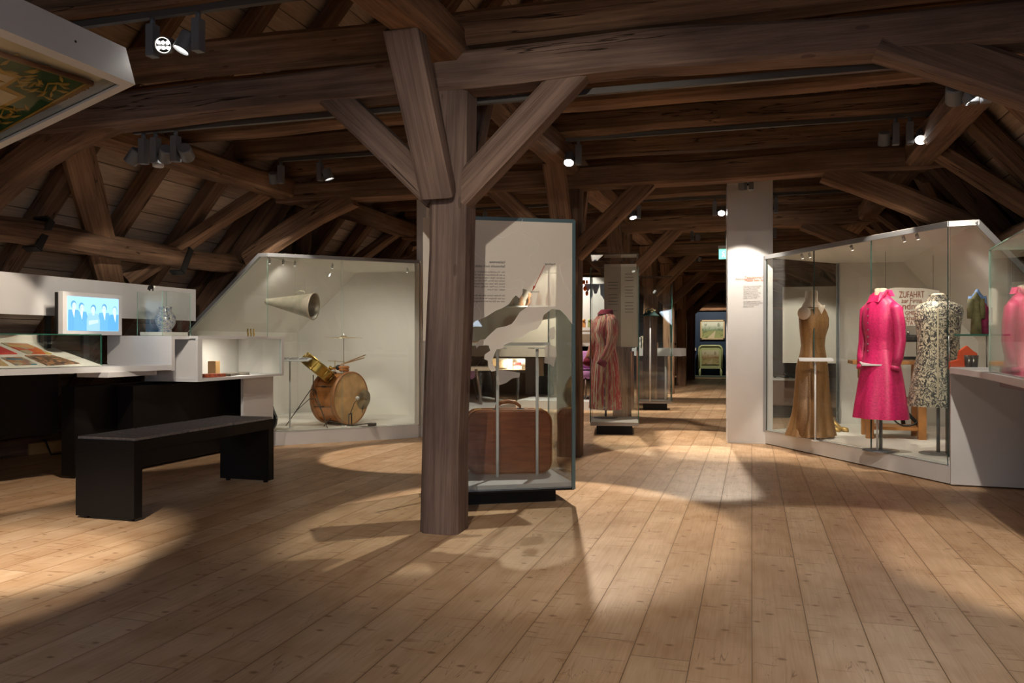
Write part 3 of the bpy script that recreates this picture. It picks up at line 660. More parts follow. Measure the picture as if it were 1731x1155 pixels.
# monitor
tv = thing('monitor', 'small screen in a white frame showing five people in blue', 'monitor', (-5.22, 5.49, 1.15))
bm = B(); box(bm, (-5.235, 5.49, 1.325), (.05, .63, .345), bev=.004); obj('housing', bm, M['white'], tv)
bm = B(); box(bm, (-5.265, 5.47, 1.325), (.02, .62, .33)); obj('back_cover', bm, M['black'], tv)
bm = B(); box(bm, (-5.209, 5.49, 1.325), (.004, .545, .275)); scr = obj('screen', bm, mat('screen_light_blue', (.1, .2, .3), .3, emit=(.36, .66, 1.0), es=.80), tv)
bm = B(); box(bm, (-5.30, 5.49, 1.05), (.03, .06, .25)); obj('stand', bm, M['blackm'], tv)
sx_ = -5.2065
def scrpoly(nm, pts, col, es, dx=0.0):
    bm = B(); slab(bm, [(sx_ + dx, 5.49 + a, 1.325 + b) for a, b in pts], (.0004, 0, 0)); return obj(nm, bm, mat('screen_' + nm, (.05, .1, .15), .4, emit=col, es=es), scr)
def ell(cx_, cy_, rx, ry, n=16): return [(cx_ + rx * math.cos(2 * PI * i / n), cy_ + ry * math.sin(2 * PI * i / n)) for i in range(n)]
for i, (x_, sz, col, top) in enumerate(((-.215, 1.15, (.10, .36, .68), .075), (-.135, 1.05, (.12, .40, .72), .062), (.108, 1.1, (.13, .42, .74), .060), (.225, 1.1, (.10, .38, .70), .048), (-.01, 1.0, (.32, .58, .93), .050))):
    xl = max(x_ - .070 * sz, -.268); xr = min(x_ + .070 * sz, .268)
    scrpoly('jacket', [(xl, -.136), (xl, top - .10), (max(x_ - .05, -.268), top - .045), (min(x_ + .05, .268), top - .045), (xr, top - .10), (xr, -.136)], col, .80, .0004 + .0003 * i)
    if i < 4: scrpoly('shirt', [(x_ - .014, top - .045), (x_ + .014, top - .045), (x_ + .006, top - .11)], (.75, .92, 1.0), .95, .0022)
    else: scrpoly('folded_arms', [(x_ - .05, top - .14), (x_ + .05, top - .12), (x_ + .05, top - .095), (x_ - .05, top - .105)], (.50, .76, .98), .9, .0024)
    scrpoly('neck', [(x_ - .011, top - .06), (x_ + .011, top - .06), (x_ + .011, top - .025), (x_ - .011, top - .025)], (.50, .74, .95), .9, .0020)
    scrpoly('face', ell(x_ + (.006 if i < 2 else -.004), top - .016, .021, .029), (.56, .79, .98), .90, .0028)
    scrpoly('hair', ell(x_, top - .004, .028, .033), (.10, .34, .60) if i != 3 else (.26, .54, .80), .8, .0024)
    for e_ in (-.009, .009): scrpoly('eye', ell(x_ + e_ + (.006 if i < 2 else -.004), top - .008, .0035, .002, 8), (.12, .38, .6), .8, .0036)
# cube niche
cb = thing('cube_case', 'white box case with glazed front between desk and drum showcase', 'display case', (-4.9, 6.8, .72))
X0, X1, Y0, Y1, Z0, Z1 = -5.22, -4.66, 6.09, 7.46, .745, 1.15
bm = B(); box(bm, ((X0 + X1) / 2, (Y0 + Y1) / 2, Z0 + .012), (X1 - X0, Y1 - Y0, .024)); obj('bottom_board', bm, M['white'], cb)
bm = B(); box(bm, ((X0 + X1) / 2, (Y0 + Y1) / 2, Z1 - .012), (X1 - X0, Y1 - Y0, .024)); obj('top_board', bm, M['white'], cb)
bm = B(); box(bm, ((X0 + X1) / 2 - .02, Y0 + .03, (Z0 + Z1) / 2), (X1 - X0 - .04, .02, Z1 - Z0 - .05)); obj('end_panel', bm, M['white'], cb)
for y_, w_ in ((Y0 + .03, .06), (Y1 - .02, .05)): bm = B(); box(bm, (X1 - .012, y_, (Z0 + Z1) / 2), (.024, w_, Z1 - Z0 - .05)); obj('frame_post', bm, M['white'], cb)
bm = B(); box(bm, (X0 + .01, (Y0 + Y1) / 2, (Z0 + Z1) / 2), (.02, Y1 - Y0, Z1 - Z0 - .05)); obj('back_panel', bm, M['white_in'], cb)
bm = B(); box(bm, (X0 + .28, Y1 - .012, (Z0 + Z1) / 2), (.5, .02, Z1 - Z0 - .05)); obj('end_panel', bm, M['white_in'], cb)
pane('glass_pane', (X1 - .01, Y0 + .065, 0), (X1 - .01, Y1 - .05, 0), Z0 + .026, Z1 - .026, cb, .006, 'edge_pale')
bm = B(); box(bm, (X1 - .14, 7.2, .40), (.03, .52, .70)); box(bm, (X1 - .36, 7.44, .40), (.42, .03, .70)); obj('support_panel', bm, M['white'], cb)
spot_light((-4.85, 6.9, 1.11), (-5.0, 6.9, .75), 7, 160, .8, WARM, .05)
for i, (px, py, wd, ln, th_, col, lab) in enumerate(((355, 633, .14, .24, .030, (.62, .12, .05), 'red and white booklet lying at the front of the glazed box'),
        (376, 632, .12, .26, .024, (.16, .13, .10), 'dark flat book lying in the glazed box'), (396, 629, .10, .30, .020, (.20, .17, .13), 'long thin dark case lying at the right in the glazed box'),
        (347, 631, .10, .14, .034, (.60, .5, .3), 'cream booklet standing by the left wall of the glazed box'))):
    p = aZ(px, py, .79); p = Vector((-4.82 - .03 * i, p.y, .77 + th_ / 2)); p.y = 6.35 + (px - 345) * .0145
    bm = B(); box(bm, p, (wd, ln, th_), RZ(.3 * i)); tag(obj('booklet', bm, mat('booklet_%d' % i, col, .5, var=.4, vscale=25)), lab, 'book', 'books in the glazed box')
bm = B(); box(bm, (-5.02, 6.80, .84), (.09, .07, .14), bev=.006); tag(obj('wooden_box', bm, mat('light_wood_box', (.42, .24, .09), .5, var=.2)), 'small upright wooden box standing in the glazed box', 'box')
# brass figures on top of the cube
for i, px in enumerate((419, 424, 429)):
    p = aD(px, 566, 8.0); p.x = -4.80 + .0 * i; p.y = aX(px, 566, p.x).y; p.z = 1.151
    bm = B(); tube(bm, [p, p + Vector((0, .006, .02)), p + Vector((0, -.004, .045)), p + Vector((0, .002, .062))], [.006, .009, .007, .006], 8); bmesh.ops.create_uvsphere(bm, u_segments=8, v_segments=6, radius=.008, matrix=Matrix.Translation(p + Vector((0, 0, .07))))
    tube(bm, [p + Vector((0, -.018, .058)), p + Vector((0, 0, .045)), p + Vector((0, .018, .03))], .003, 6)
    tag(obj('brass_figure', bm, M['brass'], smooth=True), '%s of three tiny brass figures standing on the glazed box' % ('left', 'middle', 'right')[i], 'figurine', 'brass figures')
# vase case + jug
vx0, vx1, vy0, vy1 = -5.16, -4.90, 5.93, 6.30
vc = thing('vase_case', 'small upright glass box holding the blue and white jug', 'display case', (-5.03, 6.1, 1.15))
pane('glass_pane', (vx1, vy0, 0), (vx1, vy1, 0), 1.152, 1.535, vc, .006, 'edge_pale'); pane('glass_pane', (vx0, vy0, 0), (vx1, vy0, 0), 1.152, 1.535, vc, .006, 'edge_pale')
pane('glass_pane', (vx0, vy1, 0), (vx1, vy1, 0), 1.152, 1.535, vc, .006, 'edge_pale'); pane('glass_pane', (vx0, vy0, 0), (vx0, vy1, 0), 1.152, 1.535, vc, .006, 'edge_pale')
bm = B(); box(bm, ((vx0 + vx1) / 2, (vy0 + vy1) / 2, 1.538), (vx1 - vx0, vy1 - vy0, .006)); obj('glass_top', bm, M['glass'], vc)
bm = B(); box(bm, ((vx0 + vx1) / 2, (vy0 + vy1) / 2, 1.168), (vx1 - vx0 - .03, vy1 - vy0 - .03, .03)); obj('pedestal', bm, M['white_in'], vc)
jc = Vector(((vx0 + vx1) / 2 + .01, (vy0 + vy1) / 2, 1.184))
t = NT('blue_white_stoneware'); n_ = t.noise(t.tc.outputs['Object'], 16, 3, .5, 2.5)
t.l(t.ramp(n_, (.42, (.50, .48, .43)), (.5, (.08, .13, .30)), (.56, (.45, .44, .42))), t.b.inputs['Base Color']); t.b.inputs['Roughness'].default_value = .15
jg = thing('stoneware_jug', 'grey stoneware jug with blue swirls inside the small glass box', 'jug', tuple(jc))
bm = B(); lathe(bm, [(.055, 0), (.058, .012), (.050, .02), (.080, .06), (.092, .10), (.085, .14), (.058, .175), (.050, .195), (.056, .225), (.050, .226), (.044, .195), (.0, .19)], 36, jc); obj('body', bm, t.m, jg, True)
bm = B(); tube(bm, [jc + Vector((.04, -.035, .21)), jc + Vector((.075, -.06, .20)), jc + Vector((.095, -.07, .16)), jc + Vector((.08, -.05, .12))], .009, 8); obj('handle', bm, t.m, jg)
p = Vector((-5.08, 6.0, 1.545)); fg = thing('small_figure', 'tiny black and white animal figure sitting on the glass box of the jug', 'figurine', tuple(p))
bm = B(); tube(bm, [p + Vector((0, -.03, .012)), p + Vector((0, -.01, .03)), p + Vector((0, .015, .035)), p + Vector((0, .03, .028))], [.008, .018, .017, .010], 10)
for dy in (-.02, .02): tube(bm, [p + Vector((.008, dy, 0)), p + Vector((.006, dy, .02))], .006, 8)
obj('body', bm, M['black'], fg, True); bm = B(); bmesh.ops.create_uvsphere(bm, u_segments=10, v_segments=8, radius=.014, matrix=Matrix.Translation(p + Vector((.006, .035, .036)))); obj('head', bm, M['paper'], fg, True)
# metal clamps on the side log
for px, py, nm in ((76, 395, 'left'), (316, 440, 'right')):
    p = aX(px, py, XM - 3.70 + .11); R = Matrix.Rotation(-.5, 3, 'X'); bm = B()
    box(bm, p + Vector((-.0, 0, .0)), (.02, .06, .26), R); box(bm, p + Vector((-.07, .05, .12)), (.14, .06, .02), R); box(bm, p + Vector((-.07, -.05, -.12)), (.14, .06, .02), R)
    tag(obj('log_clamp', bm, M['blackm']), 'black metal clamp gripping the %s log above the %s' % ('left', 'desk display' if nm == 'left' else 'glass box with the jug'), 'clamp', 'log clamps')
# board and cable under the desk
a = aZ(18, 757, 0); b = aZ(124, 747, 0)
timber('wooden_plank', (a.x + .68, a.y - .42, .06), (b.x + .62, b.y - .3, .06), .04, .11, 'timber', label='narrow wooden plank lying under the left desk', cat='plank', cham=.05)
bpy.data.objects['wooden_plank'].data.materials[0] = mat('pine_plank', (.55, .30, .12), .6, var=.15)
p = aZ(56, 752, .05); bm = B(); p = p + Vector((.55, -.4, 0)); p.z = .0
tube(bm, [p + Vector((0, 0, .16)), p + Vector((.02, .0, .17)), p + Vector((.03, .02, .10)), p + Vector((.04, .05, .02)), p + Vector((.06, .3, .012)), p + Vector((.2, .7, .012))], .009, 8); tag(obj('floor_cable', bm, M['blackm']), 'black cable curling over the plank under the left desk', 'cable')

# ------------------------------------------------------------------ middle: showcase with the suitcase and the map
EM = Vector((.878, .479, 0)); NM = Vector((-.479, .878, 0)); CR = Vector((-1.15, 5.40, 0)); WM, DM = .92, .66
def pm(s_, t_, z): return CR - EM * s_ + NM * t_ + Vector((0, 0, z))      # s: leftwards along the front, t: depth
mc = thing('suitcase_showcase', 'free-standing glass showcase with a map on its front pane, beside the nearest post', 'display case', tuple(pm(WM / 2, DM / 2, 0)))
def quad(s0, s1, t0, t1): return [pm(s0, t0, 0).xy, pm(s1, t0, 0).xy, pm(s1, t1, 0).xy, pm(s0, t1, 0).xy]
bm = B(); prism(bm, quad(.09, WM - .06, .14, DM - .06), 0, .10); obj('plinth', bm, M['black'], mc)
bm = B(); prism(bm, quad(0, WM, 0, DM), .10, .112, 0); prism(bm, quad(.01, WM - .01, .01, DM - .01), .112, .15, 1); obj('deck', bm, parent=mc, mats=[M['black'], mat('grey_deck', (.42, .43, .46), .4)])
ZT = 1.91
pane('glass_front', pm(WM, .005, 0), pm(0, .005, 0), .12, ZT, mc, .010, 'edge_blue'); pane('glass_side', pm(.005, .012, 0), pm(.005, DM, 0), .12, ZT, mc, .010, 'edge_blue')
pane('glass_side', pm(WM - .005, .012, 0), pm(WM - .005, DM, 0), .12, ZT, mc, .010, 'edge_blue'); pane('glass_rear', pm(WM, DM, 0), pm(0, DM, 0), .12, ZT, mc, .010, 'edge_blue')
bm = B(); slab(bm, [pm(0, 0, ZT), pm(WM, 0, ZT), pm(WM, DM, ZT), pm(0, DM, ZT)], (0, 0, .012), 0, 1); obj('glass_top', bm, parent=mc, mats=[film_mat('frosted_top', (.7, .68, .64), .75), M['edge_blue']])
bm = B(); R = RZ(math.atan2(EM.y, EM.x)); box(bm, pm(.004, .004, (ZT + .11) / 2), (.022, .022, ZT - .10), R); obj('corner_profile', bm, M['edge_blue'], mc)
bm = B(); box(bm, pm(WM / 2, .004, ZT), (WM, .02, .024), R); obj('top_profile', bm, M['edge_blue'], mc)
# printed map film on the front pane
def onpane(px, py, t_=-.004):
    r = ray(px, py); p = pm(0, t_, 0); k = (p - Vector((0, 0, EYE))).dot(NM) / r.dot(NM); return Vector((0, 0, EYE)) + r * k
film = film_mat('map_film_cream', (.93, .87, .78), .84); film2 = film_mat('map_film_grey', (.60, .56, .52), .62); sea = film_mat('sea_film', (.40, .40, .39), .28)
line = mat('white_map_line', (.95, .93, .88), .6)
coast = [(971.5, 548), (968, 548), (958, 535), (947.5, 524), (933, 522), (919, 532), (915, 545), (908.5, 555.5), (895, 560), (881, 570), (870, 571), (866, 577), (852, 583), (852, 587), (845, 590), (839.5, 590), (834, 602), (831, 612.6), (839, 626.5), (831, 628), (825.7, 619.5), (825, 610), (819, 607), (819.5, 600), (829, 593), (826, 583), (810, 584), (805.6, 589), (804, 583), (812, 575), (820, 574), (840, 555), (854, 552.5), (865.5, 548), (871, 541), (879, 528), (891, 520), (896.7, 511), (895.5, 505), (899, 497), (888.6, 489), (883, 488), (883, 495), (878, 504), (872, 499), (866.6, 504), (861, 513), (849, 521), (838, 525), (820.5, 536), (803, 543), (794.4, 551), (794, 574), (778, 577), (715, 577)]
mainl = [(970.5, 377)] + coast + [(715, 368)]
def film_obj(nm, poly, m, t_=-.004, lab=None):
    bm = B(); f_ = [bm.verts.new(onpane(px, py, t_)) for px, py in poly]; f = bm.faces.new(f_)
    r_ = bmesh.ops.extrude_face_region(bm, geom=[f]); 
    for v in [g_ for g_ in r_['geom'] if isinstance(g_, bmesh.types.BMVert)]: v.co -= NM * .0006
    bmesh.ops.delete(bm, geom=[f], context='FACES_KEEP_BOUNDARY')
    o = obj(nm, bm, m, mc)
    if lab: o['label'] = lab
    return o
film_obj('map_film', mainl, film, lab='cream map print of central Europe and Italy')
film_obj('map_film', [(842, 624), (855, 627), (866, 628), (879, 631), (878, 638), (866, 640), (855, 648), (842, 652), (839, 640)], film2)
film_obj('map_film', [(920, 587), (930, 583), (940, 587), (941, 600), (938, 610), (936, 621), (929, 616), (920, 614), (921, 600)], film2)
film_obj('map_film', [(929, 556), (937, 552), (939, 560), (937, 573), (930, 574), (927, 566)], film2)
bm = B()
def mline(pts, r=.0017): tube(bm, [onpane(px, py, -.0056) for px, py in pts], r, 4, smooth=False)
mline(coast[:-2])
for q in ([(883, 488), (886, 478), (880, 472), (874, 470), (861, 475), (858, 465), (845, 462), (838, 458)], [(783, 423), (800, 426), (812, 436), (824, 443), (824, 470), (838, 484), (826, 492)],
          [(838, 484), (860, 490), (875, 487)], [(783, 482), (800, 475), (812, 470)], [(783, 535), (788, 530), (803, 520), (806, 516), (812, 526), (812, 545)], [(806, 516), (814, 508), (830, 505)],
          [(883, 371), (880, 385), (884, 392), (900, 402), (911, 412), (908, 425), (896, 432), (893, 446), (905, 455), (925, 462)], [(880, 388), (862, 396), (850, 402), (840, 400)], [(925, 462), (948, 462), (955, 480), (966, 500), (960, 512)], [(948, 462), (946, 448), (971, 436)]): mline(q)
o = obj('border_line', bm, line, mc); o['label'] = 'thin white borders and coastlines'
ink = mat('dark_print', (.05, .045, .04), .6); red = mat('red_print', (.62, .07, .03), .5)
def maptext(s_, px, py, h, m=ink, nm='map_lettering', bold=.0006):
    """lettering that reads from inside, so it stands mirrored here; px is its right end in the picture"""
    p = onpane(px, py, -.007); x = -EM; y = Vector((0, 0, 1)); z = -x.cross(y)
    hw = h / F * 5.4
    return text(nm, s_, None, hw, m, mc, mw=Matrix(((x.x, y.x, z.x, p.x), (x.y, y.y, z.y, p.y), (x.z, y.z, z.z, p.z), (0, 0, 0, 1))), ext=bold)
maptext('Italienreise', 854, 445.5, 6.2); maptext('Sehnsucht nach «dolce vita»', 854, 452.5, 6.0)
lines_ = ['Die „Wirtschaftswunderjahre“ ermöglichten', 'es den Bundesbürgern, in den Urlaub', 'zu fahren. Nach entbehrungsreichen Jahren', 'suchte man Sonne, Meer und Lebens-', 'freude. Das Auto war voll bepackt', 'Strand und Meer, Ausflug, „La Bella“', 'Italien – ein Traum',
          '', 'Die Familien fuhren über den Brenner', 'und den Gardasee bis an die Adria, ins Hotel', 'oder mit Zelt auf den Campingplatz']
for i, s_ in enumerate(lines_):
    if s_: maptext(s_, 853.5, 461.6 + i * 4.95, 3.9, bold=.0002)
maptext('Augsburg', 939, 448, 4.6); maptext('Venedig', 912, 494.8, 4.6)
bm = B()
for px, py in ((921.5, 446.5), (898, 493)): p = onpane(px, py, -.007); cyl(bm, p, p - NM * .001, .003, 10)
obj('map_dot', bm, ink, mc)
bm = B(); tube(bm, [onpane(920.5, 449, -.007), onpane(902, 488, -.007)], .0020, 6); tube(bm, [onpane(903.5, 484, -.007), onpane(900, 492, -.007)], [.0085, .0004], 8); obj('red_arrow', bm, red, mc)
# caption shelf on three rods
cp = thing('caption_shelf', 'long narrow white caption shelf on thin rods behind the map pane', 'caption stand', tuple(pm(.4, .25, .15)))
r1 = aZ(841, 807, .15); r2 = aZ(908, 803, .15); r2 = r1 + (r2 - r1); zs = 1.082
bm = B(); dd = (r2 - r1).normalized(); nn = Vector((-dd.y, dd.x, 0)); RR = RZ(math.atan2(dd.y, dd.x)); cen = r1 + dd * -.0 ; box(bm, Vector((cen.x, cen.y, zs)) + nn * .03, (.74, .20, .022), RR); obj('shelf_plate', bm, M['white'], cp)
for p in (r1, r2):
    bm = B(); cyl(bm, (p.x, p.y, .15), (p.x, p.y, zs - .035), .011, 12); rd = obj('rod', bm, M['white'], cp)
    bm = B(); box(bm, (p.x, p.y, zs - .03), (.10, .12, .006), RR); obj('bracket', bm, M['white'], rd)
bm = B(); p = aD(816, 700, 6.45); p.z = .15; p = pm(.63, .60, .15); cyl(bm, p, (p.x, p.y, zs - .02), .008, 12); obj('rod', bm, M['white'], cp)
bm = B(); box(bm, Vector((cen.x, cen.y, zs + .014)) - dd * .1 + nn * .03, (.22, .14, .006), RR); obj('wooden_caption', bm, mat('orange_brown_wood', (.42, .17, .06), .5, var=.2), cp)
# suitcase
t = NT('brown_suitcase_leather'); n1 = t.noise(t.mapping(t.tc.outputs['Object'], (1.5, 1.5, 9)), 5, 6, .65); n2 = t.noise(t.tc.outputs['Object'], 1.8, 2)
c = t.ramp(n1, (.3, (.17, .045, .016)), (.7, (.30, .092, .036))); c = t.mix(1, c, t.ramp(n2, (.3, (.8, .78, .76)), (.7, (1.15, 1.1, 1.05))), 'MULTIPLY'); t.l(c, t.b.inputs['Base Color']); t.b.inputs['Roughness'].default_value = .6; t.b.inputs['Specular IOR Level'].default_value = .3; t.bump(n1, .25, .002)
M['leather'] = t.m; M['leather_lt'] = mat('light_tan_leather', (.30, .12, .04), .45, var=.2)
s0 = aZ(785, 806, .15); s1 = aZ(938, 800, .15); sc0 = pm(.40, .42, .15)
wS = .61; hS = .455; dS = .20
sx0 = aZ(863.5, 805, .15); base = Vector((sx0.x, sx0.y, .152)); yawS = math.atan2(EM.y, EM.x) - .10; RS = RZ(yawS); eS = RS @ Vector((1, 0, 0)); nS = RS @ Vector((0, 1, 0)); base += nS * .17
su = thing('suitcase', 'old brown leather suitcase standing on the showcase deck', 'suitcase', tuple(base))
def rr(w_, h_, r_, n=7):
    out = []
    for cx_, cz_, a0 in ((w_ / 2 - r_, h_ - r_, 0), (-w_ / 2 + r_, h_ - r_, PI / 2), (-w_ / 2 + r_, r_, PI), (w_ / 2 - r_, r_, 1.5 * PI)):
        for i in range(n + 1): a_ = a0 + PI / 2 * i / n; out.append((cx_ + r_ * math.cos(a_), cz_ + r_ * math.sin(a_)))
    return out
def suit(dep0, dep1, grow=0):
    rings = []
    for d_, sh in ((dep0, .018), (dep0 + .008, .004), (dep0 + .02, 0), (dep1 - .02, 0), (dep1 - .008, .004), (dep1, .018)):
        rings.append([base + eS * x_ + nS * d_ + Vector((0, 0, z_ + sh)) for x_, z_ in [(a * (1 - 2 * sh / wS) * (1 + grow), b * (1 - 2 * sh / hS)) for a, b in rr(wS, hS, .085)]])
    return rings
bm = B(); loft(bm, suit(-.10, .03)); obj('body', bm, M['leather'], su); bm = B(); loft(bm, suit(.034, .10)); obj('lid', bm, M['leather'], su)
bm = B()
for d_ in (-.085, .032, .085): tube(bm, [base + eS * x_ * 1.004 + nS * d_ + Vector((0, 0, z_ * 1.002)) for x_, z_ in rr(wS, hS, .085)] + [base + eS * rr(wS, hS, .085)[0][0] * 1.004 + nS * d_ + Vector((0, 0, rr(wS, hS, .085)[0][1]))], .004, 6, cap=False)
obj('piping', bm, M['leather_lt'], su)
bm = B(); tube(bm, [base + Vector((0, 0, hS - .005)) + eS * x_ + nS * .0 + Vector((0, 0, z_)) for x_, z_ in ((-.09, 0), (-.085, .03), (-.05, .055), (0, .063), (.05, .055), (.085, .03), (.09, 0))], [.008, .011, .014, .015, .014, .011, .008], 10); obj('handle', bm, M['leather_lt'], su)
for x_ in (-.09, .09):
    bm = B(); box(bm, base + eS * x_ + Vector((0, 0, hS + .003)), (.045, .03, .012), RS); obj('handle_mount', bm, M['dark_steel'], su)
for x_ in (-.22, .22):
    bm = B(); box(bm, base + eS * x_ + nS * .02 + Vector((0, 0, hS + .002)), (.05, .035, .008), RS); obj('lock', bm, M['brass'], su)
bm = B(); box(bm, base + eS * .17 - nS * .1015 + Vector((0, 0, hS / 2)), (.022, .003, hS - .03), RS); obj('strap', bm, M['leather'], su)

# ------------------------------------------------------------------ behind: coat and hat showcases
def small_case(name, label, c0_, e_, wd, dp, ztop, wdeck=.02):
    e_ = Vector((e_[0], e_[1], 0)).normalized(); n_ = Vector((-e_.y, e_.x, 0)); t_ = thing(name, label, 'display case', tuple(Vector(c0_) + e_ * wd / 2 + n_ * dp / 2))
    P = lambda a, b, z: Vector(c0_) + e_ * a + n_ * b + Vector((0, 0, z))
    q = lambda i: [P(i, i, 0).xy, P(wd - i, i, 0).xy, P(wd - i, dp - i, 0).xy, P(i, dp - i, 0).xy]
    bm = B(); prism(bm, q(.07), 0, .11); obj('plinth', bm, M['black'], t_)
    bm = B(); prism(bm, q(0), .11, .15); obj('deck', bm, mat('taupe_deck', (.30, .27, .25), .5), t_)
    for nm, a, b in (('glass_front', (0, 0), (wd, 0)), ('glass_side', (wd, 0), (wd, dp)), ('glass_side', (0, dp), (0, 0)), ('glass_rear', (wd, dp), (0, dp))):
        pane(nm, P(*a, 0), P(*b, 0), .15, ztop, t_, .010, 'edge')
    bm = B(); slab(bm, [P(0, 0, ztop), P(wd, 0, ztop), P(wd, dp, ztop), P(0, dp, ztop)], (0, 0, .012), 0, 1); obj('glass_top', bm, parent=t_, mats=[M['glass'], M['edge']])
    bm = B()
    for a, b in (((0, 0), (wd, 0)), ((wd, 0), (wd, dp)), ((wd, dp), (0, dp)), ((0, dp), (0, 0))): tube(bm, [P(*a, ztop + .005), P(*b, ztop + .005)], .007, 6)
    obj('top_frame', bm, M['dark_steel'], t_)
    return t_, P
cc, PC = small_case('coat_showcase', 'square glass showcase on a black plinth holding the striped coat', aZ(998, 714, .15), (1, .16), .56, .78, 1.97)
hc, PH = small_case('hat_showcase', 'glass showcase further back on a black plinth holding the hat', aZ(1080, 680, .13), (1, .16), .52, .34, 2.0)

def body_rings(secs, n=40, o=(0, 0, 0), yaw=0.0, pleat=0, pamp=0.0):
    """garment or torso: secs = (z, centre x, centre y, half width, half depth); pleats grow downwards when asked for"""
    R = RZ(yaw); o = Vector(o); out = []; zt = max(s_[0] for s_ in secs); zb = min(s_[0] for s_ in secs)
    for z_, cx_, cy_, rx, ry in secs:
        k_ = max(0, min(1, (zt - z_) / (zt - zb) * 1.6 - .6)); ring = []
        for i in range(n):
            a_ = 2 * PI * i / n; f = 1 + (pamp * k_ * math.sin(pleat * a_) if pleat else 0)
            ring.append(o + R @ Vector((cx_ + rx * f * math.cos(a_), cy_ + ry * f * math.sin(a_), z_)))
        out.append(ring)
    return out
skinm = mat('linen_dummy', (.70, .58, .45), .8, bump=.2, bscale=200)
def striped_mat(nm):
    t = NT(nm); v = t.tc.outputs['UV']; sx = t.n('SeparateXYZ'); t.l(v, sx.inputs[0])
    u = t.math('MULTIPLY', sx.outputs[0], 64.0); fl = t.math('FLOOR', u); wn = t.n('TexWhiteNoise', noise_dimensions='1D'); t.l(fl, wn.inputs['W'])
    c = t.ramp(wn.outputs['Value'], (0, (.42, .03, .05)), (.22, (.55, .36, .22)), (.4, (.55, .08, .09)), (.55, (.42, .30, .20)), (.68, (.16, .09, .16)), (.8, (.66, .55, .42)), (.9, (.50, .16, .06)))
    c.node.color_ramp.interpolation = 'CONSTANT'
    br = t.noise(t.mapping(v, (40, 24, 1)), 1.0, 3, .6); c = t.mix(t.ramp(br, (.50, (0, 0, 0)), (.58, (.75, .75, .75))), c, (.60, .48, .36))
    br = t.noise(t.mapping(v, (26, 7, 1)), 1.0, 2, .6); c = t.mix(t.ramp(br, (.52, (0, 0, 0)), (.60, (.8, .8, .8))), c, (.36, .03, .05))
    t.l(c, t.b.inputs['Base Color']); t.b.inputs['Roughness'].default_value = .85; return t.m
def uv_rings(o, ncol):
    """u runs round the garment, v along it"""
    me = o.data; uv = me.uv_layers.new(name='uv'); nv = len(me.vertices)
    for p in me.polygons:
        us = [(me.loops[l].vertex_index % ncol) for l in p.loop_indices]; wrap = max(us) - min(us) > ncol / 2
        for l, u in zip(p.loop_indices, us):
            uv.data[l].uv = (((u + ncol) if (wrap and u < ncol / 2) else u) / ncol, (me.loops[l].vertex_index // ncol) * .06)
def garment(nm, secs, m, parent, **k):
    n = k.get('n', 48); k['n'] = n; bm = B(); loft(bm, body_rings(secs, **k), cap=False); o = obj(nm, bm, m, parent, True, recalc=False); uv_rings(o, n); return o
def sleeve(nm, pts, rad, m, parent, n=20):
    bm = B(); tube(bm, pts, rad, n); o = obj(nm, bm, m, parent, True, recalc=False); uv_rings(o, n); return o
def dummy(root, o, yaw, sh, neck_z, pole_to):
    neck_z -= .045
    R = RZ(yaw); o = Vector(o)
    bm = B(); lathe(bm, [(.055, sh - .02), (.052, sh + .03), (.05, neck_z), (.035, neck_z + .006), (0, neck_z + .008)], 24, (o.x, o.y, 0)); obj('neck', bm, skinm, root, True)
    bm = B(); cyl(bm, (o.x, o.y, o.z), (o.x, o.y, pole_to), .014, 12); obj('stand_pole', bm, M['lampgrey'], root)
    bm = B(); lathe(bm, [(.15, 0), (.15, .006), (.03, .012), (.0, .012)], 32, o); obj('stand_base', bm, M['lampgrey'], root, True)
# striped coat, seen from its side, facing left
o = aZ(1024, 706, .15); yaw = TH + PI / 2 + .35
ct = thing('striped_coat', 'long red and beige striped coat on a dummy in the square showcase', 'coat', tuple(o)); zf = .15
sm_ = striped_mat('striped_wool')
secs = [(1.46, 0, .0, .062, .065), (1.44, .0, .0, .12, .085), (1.40, 0, 0, .185, .105), (1.33, 0, .01, .195, .12), (1.22, 0, .015, .19, .135), (1.08, 0, .0, .165, .115), (1.0, 0, 0, .165, .12), (.85, 0, 0, .20, .15), (.65, 0, 0, .22, .17), (.45, 0, 0, .235, .185), (.33, 0, 0, .24, .19), (.26, 0, 0, .245, .195)]
garment('coat_body', secs, sm_, ct, o=(o.x, o.y, 0), yaw=yaw, pleat=9, pamp=.05)
R = RZ(yaw); oo = Vector((o.x, o.y, 0))
for s_ in (-1, 1):
    pts = [oo + R @ Vector((s_ * x_, y_, z_)) for x_, y_, z_ in ((.15, 0, 1.385), (.20, .01, 1.33), (.225, .015, 1.2), (.235, .05, 1.05), (.22, .11, .92), (.21, .14, .86))]
    sleeve('sleeve', pts, [.06, .075, .068, .06, .052, .05], sm_, ct)
    bm = B(); tube(bm, [pts[-1] + (pts[-2] - pts[-1]) * .1, pts[-1] - (pts[-2] - pts[-1]) * .9], .056, 20); obj('cuff', bm, mat('wine_red_wool', (.22, .012, .035), .9), ct, True)
bm = B(); loft(bm, body_rings([(1.43, 0, 0, .10, .085), (1.46, 0, .0, .075, .072), (1.50, 0, -.012, .070, .068), (1.49, 0, -.01, .082, .078), (1.44, 0, .01, .115, .10)], 24, oo, yaw), cap=False); obj('collar', bm, bpy.data.materials['wine_red_wool'], ct, True)
dummy(ct, o, yaw, 1.42, 1.50, 1.0)
